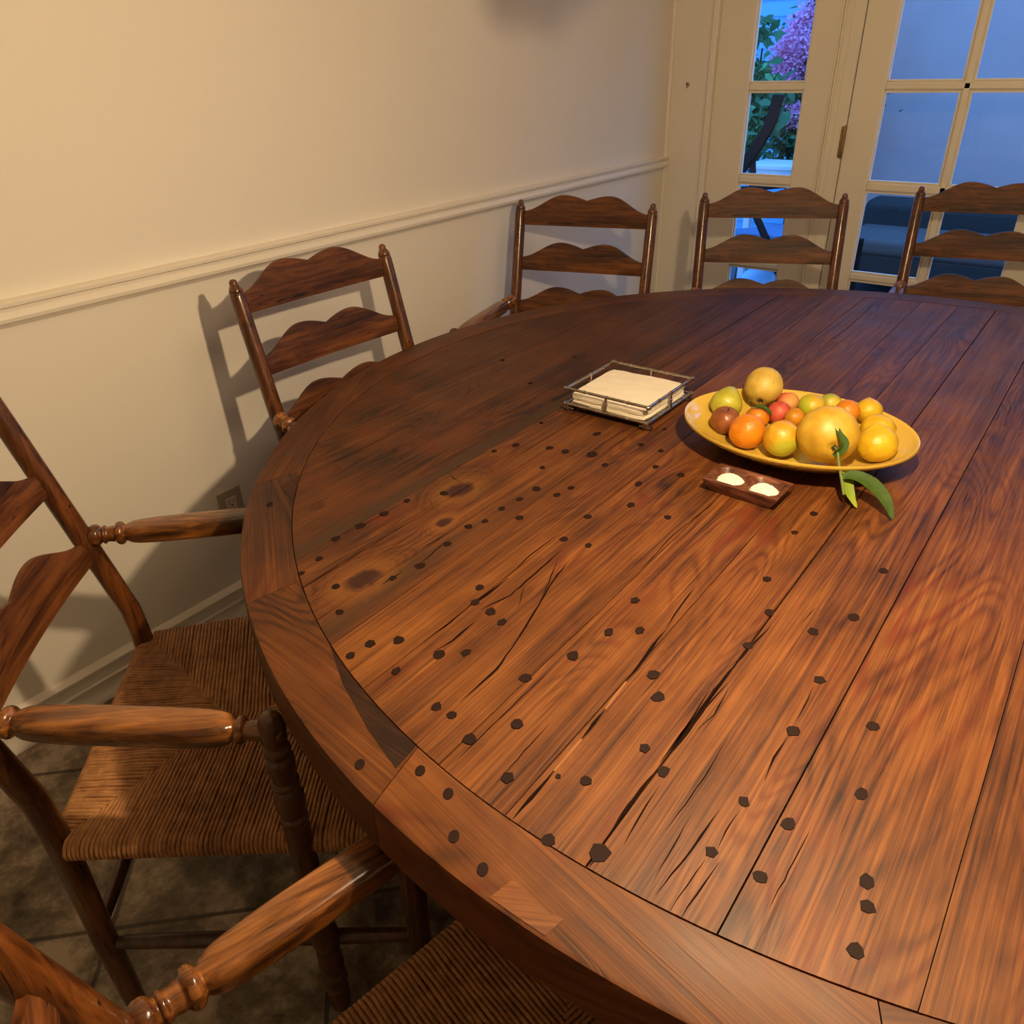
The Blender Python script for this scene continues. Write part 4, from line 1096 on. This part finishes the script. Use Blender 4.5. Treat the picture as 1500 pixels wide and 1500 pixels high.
def leaves(bm, pts, size, n, spread, mi=0, elong=1.6):
    for _ in range(n):
        c = Vector(random.choice(pts)) + Vector((random.gauss(0, spread[0]), random.gauss(0, spread[1]), random.gauss(0, spread[2])))
        s = size * U(.6, 1.3)
        a = Vector((U(-1, 1), U(-1, 1), U(-1, .4))).normalized(); nr = Vector((U(-.6, .6), U(-1, -.1), U(.1, 1))).normalized(); b = a.cross(nr).normalized()
        vs = [bm.verts.new(c + a * s * u * elong + b * s * v + nr * s * w) for u, v, w in ((-.5, 0, 0), (-.1, .42, .08), (.35, .30, .05), (.65, 0, -.05), (.35, -.30, .05), (-.1, -.42, .08))]
        bm.faces.new(vs).material_index = mi
M_GL1 = leaf_mat('garden_leaf_dark', (.02, .10, .05), (.06, .22, .09))
M_GL2 = leaf_mat('garden_leaf_bright', (.06, .28, .12), (.14, .42, .16))
M_PINK = leaf_mat('bougainvillea_bract', (.90, .26, .52), (.95, .45, .70))
bg = thing('bougainvillea', 'bougainvillea covered in pink bracts against the blue house wall', 'shrub', (-2.04, 6.14, -.06))
def rel(L_, o): return [(x - o[0], y - o[1], z - o[2]) for x, y, z in L_]
OB = (-2.02, 6.1, -.06)
br = rel([(-2.05, 6.1, 1.75), (-2.10, 6.05, 1.62), (-2.16, 6.05, 1.56), (-2.10, 6.0, 1.50), (-2.20, 6.0, 1.45), (-2.12, 6.0, 1.38), (-2.22, 6.0, 1.36), (-2.06, 6.0, 1.42), (-2.14, 6.0, 1.28), (-2.05, 6.1, 1.30), (-2.24, 6.0, 1.26), (-1.95, 6.1, 1.8), (-1.9, 6.1, 1.5), (-2.07, 6.0, 1.04)], OB)
bm = bmesh.new(); leaves(bm, br, .019, 4800, (.035, .06, .038), 0, 1.1); obj('bracts', bm, M_PINK, bg, False)
lf = rel([(-2.05, 6.2, 1.85), (-2.1, 6.2, 1.4), (-2.0, 6.2, 1.2), (-2.12, 6.15, 1.05), (-2.0, 6.15, .95), (-2.2, 6.15, .92), (-1.9, 6.2, 1.6), (-1.8, 6.2, 1.1), (-1.9, 6.2, .8), (-2.0, 6.3, .7), (-2.15, 6.3, .78)], OB)
bm = bmesh.new(); leaves(bm, lf, .034, 3600, (.09, .08, .10)); obj('foliage', bm, M_GL1, bg, False)
bm = bmesh.new(); tube(bm, [(0, .1, 0), (-.05, .08, .5), (-.02, .05, 1.0), (-.1, 0, 1.5)], [.03, .025, .018, .01], 8); obj('trunk', bm, M_BR, bg)
iv = thing('leafy_vine', 'broad-leaved dark green vine left of the bougainvillea', 'vine', (-2.26, 5.7, -.06))
OI = (-2.26, 5.7, -.06)
lf = rel([(-2.28, 5.7, 1.54), (-2.30, 5.7, 1.30), (-2.22, 5.7, 1.24), (-2.14, 5.75, 1.20), (-2.30, 5.7, 1.14), (-2.2, 5.7, 1.08), (-2.26, 5.6, 1.0), (-2.22, 5.6, .90), (-2.30, 5.6, .82), (-2.16, 5.7, 1.0), (-2.24, 5.6, .74)], OI)
bm = bmesh.new(); leaves(bm, lf, .065, 420, (.05, .05, .05)); obj('foliage', bm, M_GL1, iv, False)
bm = bmesh.new(); leaves(bm, [p for i, p in enumerate(lf) if i in (1, 2, 6, 7, 8)], .05, 130, (.05, .04, .05)); obj('bright_leaves', bm, M_GL2, iv, False)
bm = bmesh.new(); tube(bm, [(0, .05, 0), (.03, .05, .5), (-.02, .03, 1.0), (0, .02, 1.5)], [.02, .016, .012, .006], 8); obj('stem', bm, M_BR, iv)

# white planter / table top outside
pt = thing('garden_table', 'pale garden table beyond the dark patio chair', 'table', (-1.99, 5.45, -.06))
M_PALE = paint('pale_painted_metal', (.75, .82, .88), .4)
bm = bmesh.new(); box(bm, -.12, .30, -.16, .16, .82, .85); bevel(obj('table_top', bm, M_PALE, pt, False), .006)
bm = bmesh.new(); box(bm, -.10, .28, -.14, .14, .74, .82); obj('apron', bm, M_PALE, pt, False)
for a in (-.08, .26):
    for b in (-.12, .12):
        bm = bmesh.new(); box(bm, a - .02, a + .02, b - .02, b + .02, 0, .74); obj('leg', bm, M_PALE, pt, False)
# dark curved patio chair
pc = thing('patio_chair', 'dark patio chair with a sweeping curved back outside the sidelight', 'chair', (-1.80, 4.75, -.06))
M_PC = flat('dark_teak', (.016, .008, .006), .7, Specular_IOR_Level=.15)
OP = Vector((-1.80, 4.75, -.06))
def pr_(L_): return [Vector(p) - OP for p in L_]
for dx, dy in ((0, 0), (.30, .46)):
    bm = bmesh.new(); d = Vector((dx, dy, 0))
    pts = [p + d for p in pr_([(-1.778, 4.82, 1.205), (-1.782, 4.80, 1.12), (-1.800, 4.78, 1.04), (-1.840, 4.76, .95), (-1.905, 4.74, .84), (-1.99, 4.72, .70), (-2.03, 4.70, .50), (-2.05, 4.70, -.055)])]
    loft(bm, pts, lambda i: [(-.030, -.018), (.030, -.018), (.030, .018), (-.030, .018)])
    bevel(obj('back_post', bm, M_PC, pc, False), .005)
for z, x in ((.70, -1.99), (.56, -2.02)):
    bm = bmesh.new(); a = Vector((x, 4.78, z)) - OP; tube(bm, [a, a + Vector((.30, .46, 0))], .016, 8); obj('back_rail', bm, M_PC, pc)
bm = bmesh.new()
loft(bm, pr_([(-2.02, 4.70, .40), (-1.55, 4.62, .42)]), lambda i: [(-.02, -.02), (.02, -.02), (.02, .02), (-.02, .02)])
loft(bm, pr_([(-1.70, 5.14, .40), (-1.24, 5.06, .42)]), lambda i: [(-.02, -.02), (.02, -.02), (.02, .02), (-.02, .02)])
loft(bm, pr_([(-1.89, 4.82, .90), (-1.78, 4.66, .62), (-1.62, 4.62, .40)]), lambda i: [(-.016, -.016), (.016, -.016), (.016, .016), (-.016, .016)])
obj('side_frame', bm, M_PC, pc, False)
for x, y in ((-1.56, 4.62), (-1.25, 5.06)):
    bm = bmesh.new(); a = Vector((x, y, .42)) - OP; tube(bm, [a, Vector((a.x, a.y, 0.0))], .018, 8); obj('front_leg', bm, M_PC, pc)
bm = bmesh.new(); P4 = pr_([(-2.00, 4.70, .42), (-1.56, 4.62, .44), (-1.26, 5.06, .44), (-1.70, 5.14, .42)])
lo = [bm.verts.new(p) for p in P4]; hi = [bm.verts.new(p + Vector((0, 0, .06))) for p in P4]
bm.faces.new(hi); bm.faces.new(lo[::-1])
for i in range(4): bm.faces.new((lo[i], lo[(i+1) % 4], hi[(i+1) % 4], hi[i]))
bevel(obj('seat', bm, paint('blue_canvas', (.10, .19, .36), .8), pc, False), .015, 3)
# blue glazed ball
bm = bmesh.new(); bmesh.ops.create_uvsphere(bm, u_segments=32, v_segments=20, radius=.14)
o = obj('garden_ball', bm, paint('pale_blue_glaze', (.45, .66, .92), .15), None); o.location = (-1.82, 5.0, .08)
tag(o, 'pale blue glazed ball on the paving outside', 'ball')
# dark covered bench outside the right door
bn = thing('outdoor_sofa', 'dark navy outdoor sofa outside the right-hand glass door', 'sofa', (-.95, 5.98, -.06))
M_NAVY = paint('navy_canvas', (.045, .035, .030), .8, .2, .3, 4)
bm = bmesh.new(); box(bm, -.60, .9, -.35, .40, .10, .30); bevel(obj('base', bm, M_NAVY, bn, False), .02, 3)
bm = bmesh.new(); box(bm, -.60, .9, .18, .44, .28, .56); bevel(obj('backrest', bm, M_NAVY, bn, False), .06, 4)
bm = bmesh.new(); box(bm, -.58, .88, -.36, .20, .29, .40); bevel(obj('cushion', bm, paint('slate_canvas', (.15, .115, .10), .8, .2), bn, False), .04, 4)
for a in (-.5, .85):
    for b in (-.3, .35):
        bm = bmesh.new(); box(bm, a - .025, a + .025, b - .025, b + .025, 0, .12); obj('leg', bm, M_PC, bn, False)

# ------------------------------------------------------------------ light
def light(name, kind, loc_, energy, color, **kw):
    d = bpy.data.lights.new(name, kind); d.energy = energy; d.color = color
    for k, v in kw.items(): setattr(d, k, v)
    o = bpy.data.objects.new(name, d); o.location = loc_; link(o); return o
light('pendant_bulb_light', 'POINT', LP, 58, (1, .735, .43), shadow_soft_size=.022)
# added soft warm fill under the ceiling, no fixture there; lifts the far wall
rl = light('room_fill_light', 'AREA', (.7, 1.2, ZC - .02), 13, (1, .76, .48), shape='DISK', size=.9)
sk = light('evening_sky_patch', 'AREA', (-.3, 5.2, 4.2), 110, (.20, .50, 1), shape='RECTANGLE', size=3.0)
sk.data.size_y = 2.0; sk.rotation_euler = (math.radians(-60), 0, 0)
w = bpy.data.worlds.new('evening_sky'); sc.world = w; w.use_nodes = True
nt = w.node_tree; bgn = nt.nodes['Background']
tc = nt.nodes.new('ShaderNodeTexCoord'); sp = nt.nodes.new('ShaderNodeSeparateXYZ'); rp = nt.nodes.new('ShaderNodeValToRGB')
nt.links.new(tc.outputs['Generated'], sp.inputs[0]); nt.links.new(sp.outputs[2], rp.inputs[0]); nt.links.new(rp.outputs[0], bgn.inputs[0])
rp.color_ramp.elements[0].color = (.10, .27, .60, 1); rp.color_ramp.elements[1].color = (.05, .24, .80, 1)
bgn.inputs[1].default_value = 4.2

# ------------------------------------------------------------------ camera (f = 1128.3 px at 1500 px)
cam = bpy.data.cameras.new('camera'); cam.sensor_width = 36; cam.lens = 36 * 1128.3 / 1500; cam.clip_start = .02
co_ = bpy.data.objects.new('camera', cam); link(co_)
p, r_, y1 = math.radians(30.335), math.radians(-1.754), math.radians(38.02)
right = Vector((1, 0, 0)); fwd = Vector((0, math.cos(p), -math.sin(p))); up = Vector((0, math.sin(p), math.cos(p)))
r2 = right * math.cos(r_) + up * math.sin(r_); u2 = -right * math.sin(r_) + up * math.cos(r_)
Q = Matrix(((math.cos(y1), -math.sin(y1), 0), (math.sin(y1), math.cos(y1), 0), (0, 0, 1)))
a, b, c = Q @ r2, Q @ u2, Q @ -fwd
M = Matrix(((a.x, b.x, c.x, 0), (a.y, b.y, c.y, 0), (a.z, b.z, c.z, 1.41), (0, 0, 0, 1)))
co_.matrix_world = M
sc.camera = co_
sc.view_settings.view_transform = 'Standard'; sc.view_settings.look = 'None'
sc.view_settings.exposure = 0; sc.view_settings.gamma = 1
sc.cycles.max_bounces = 8
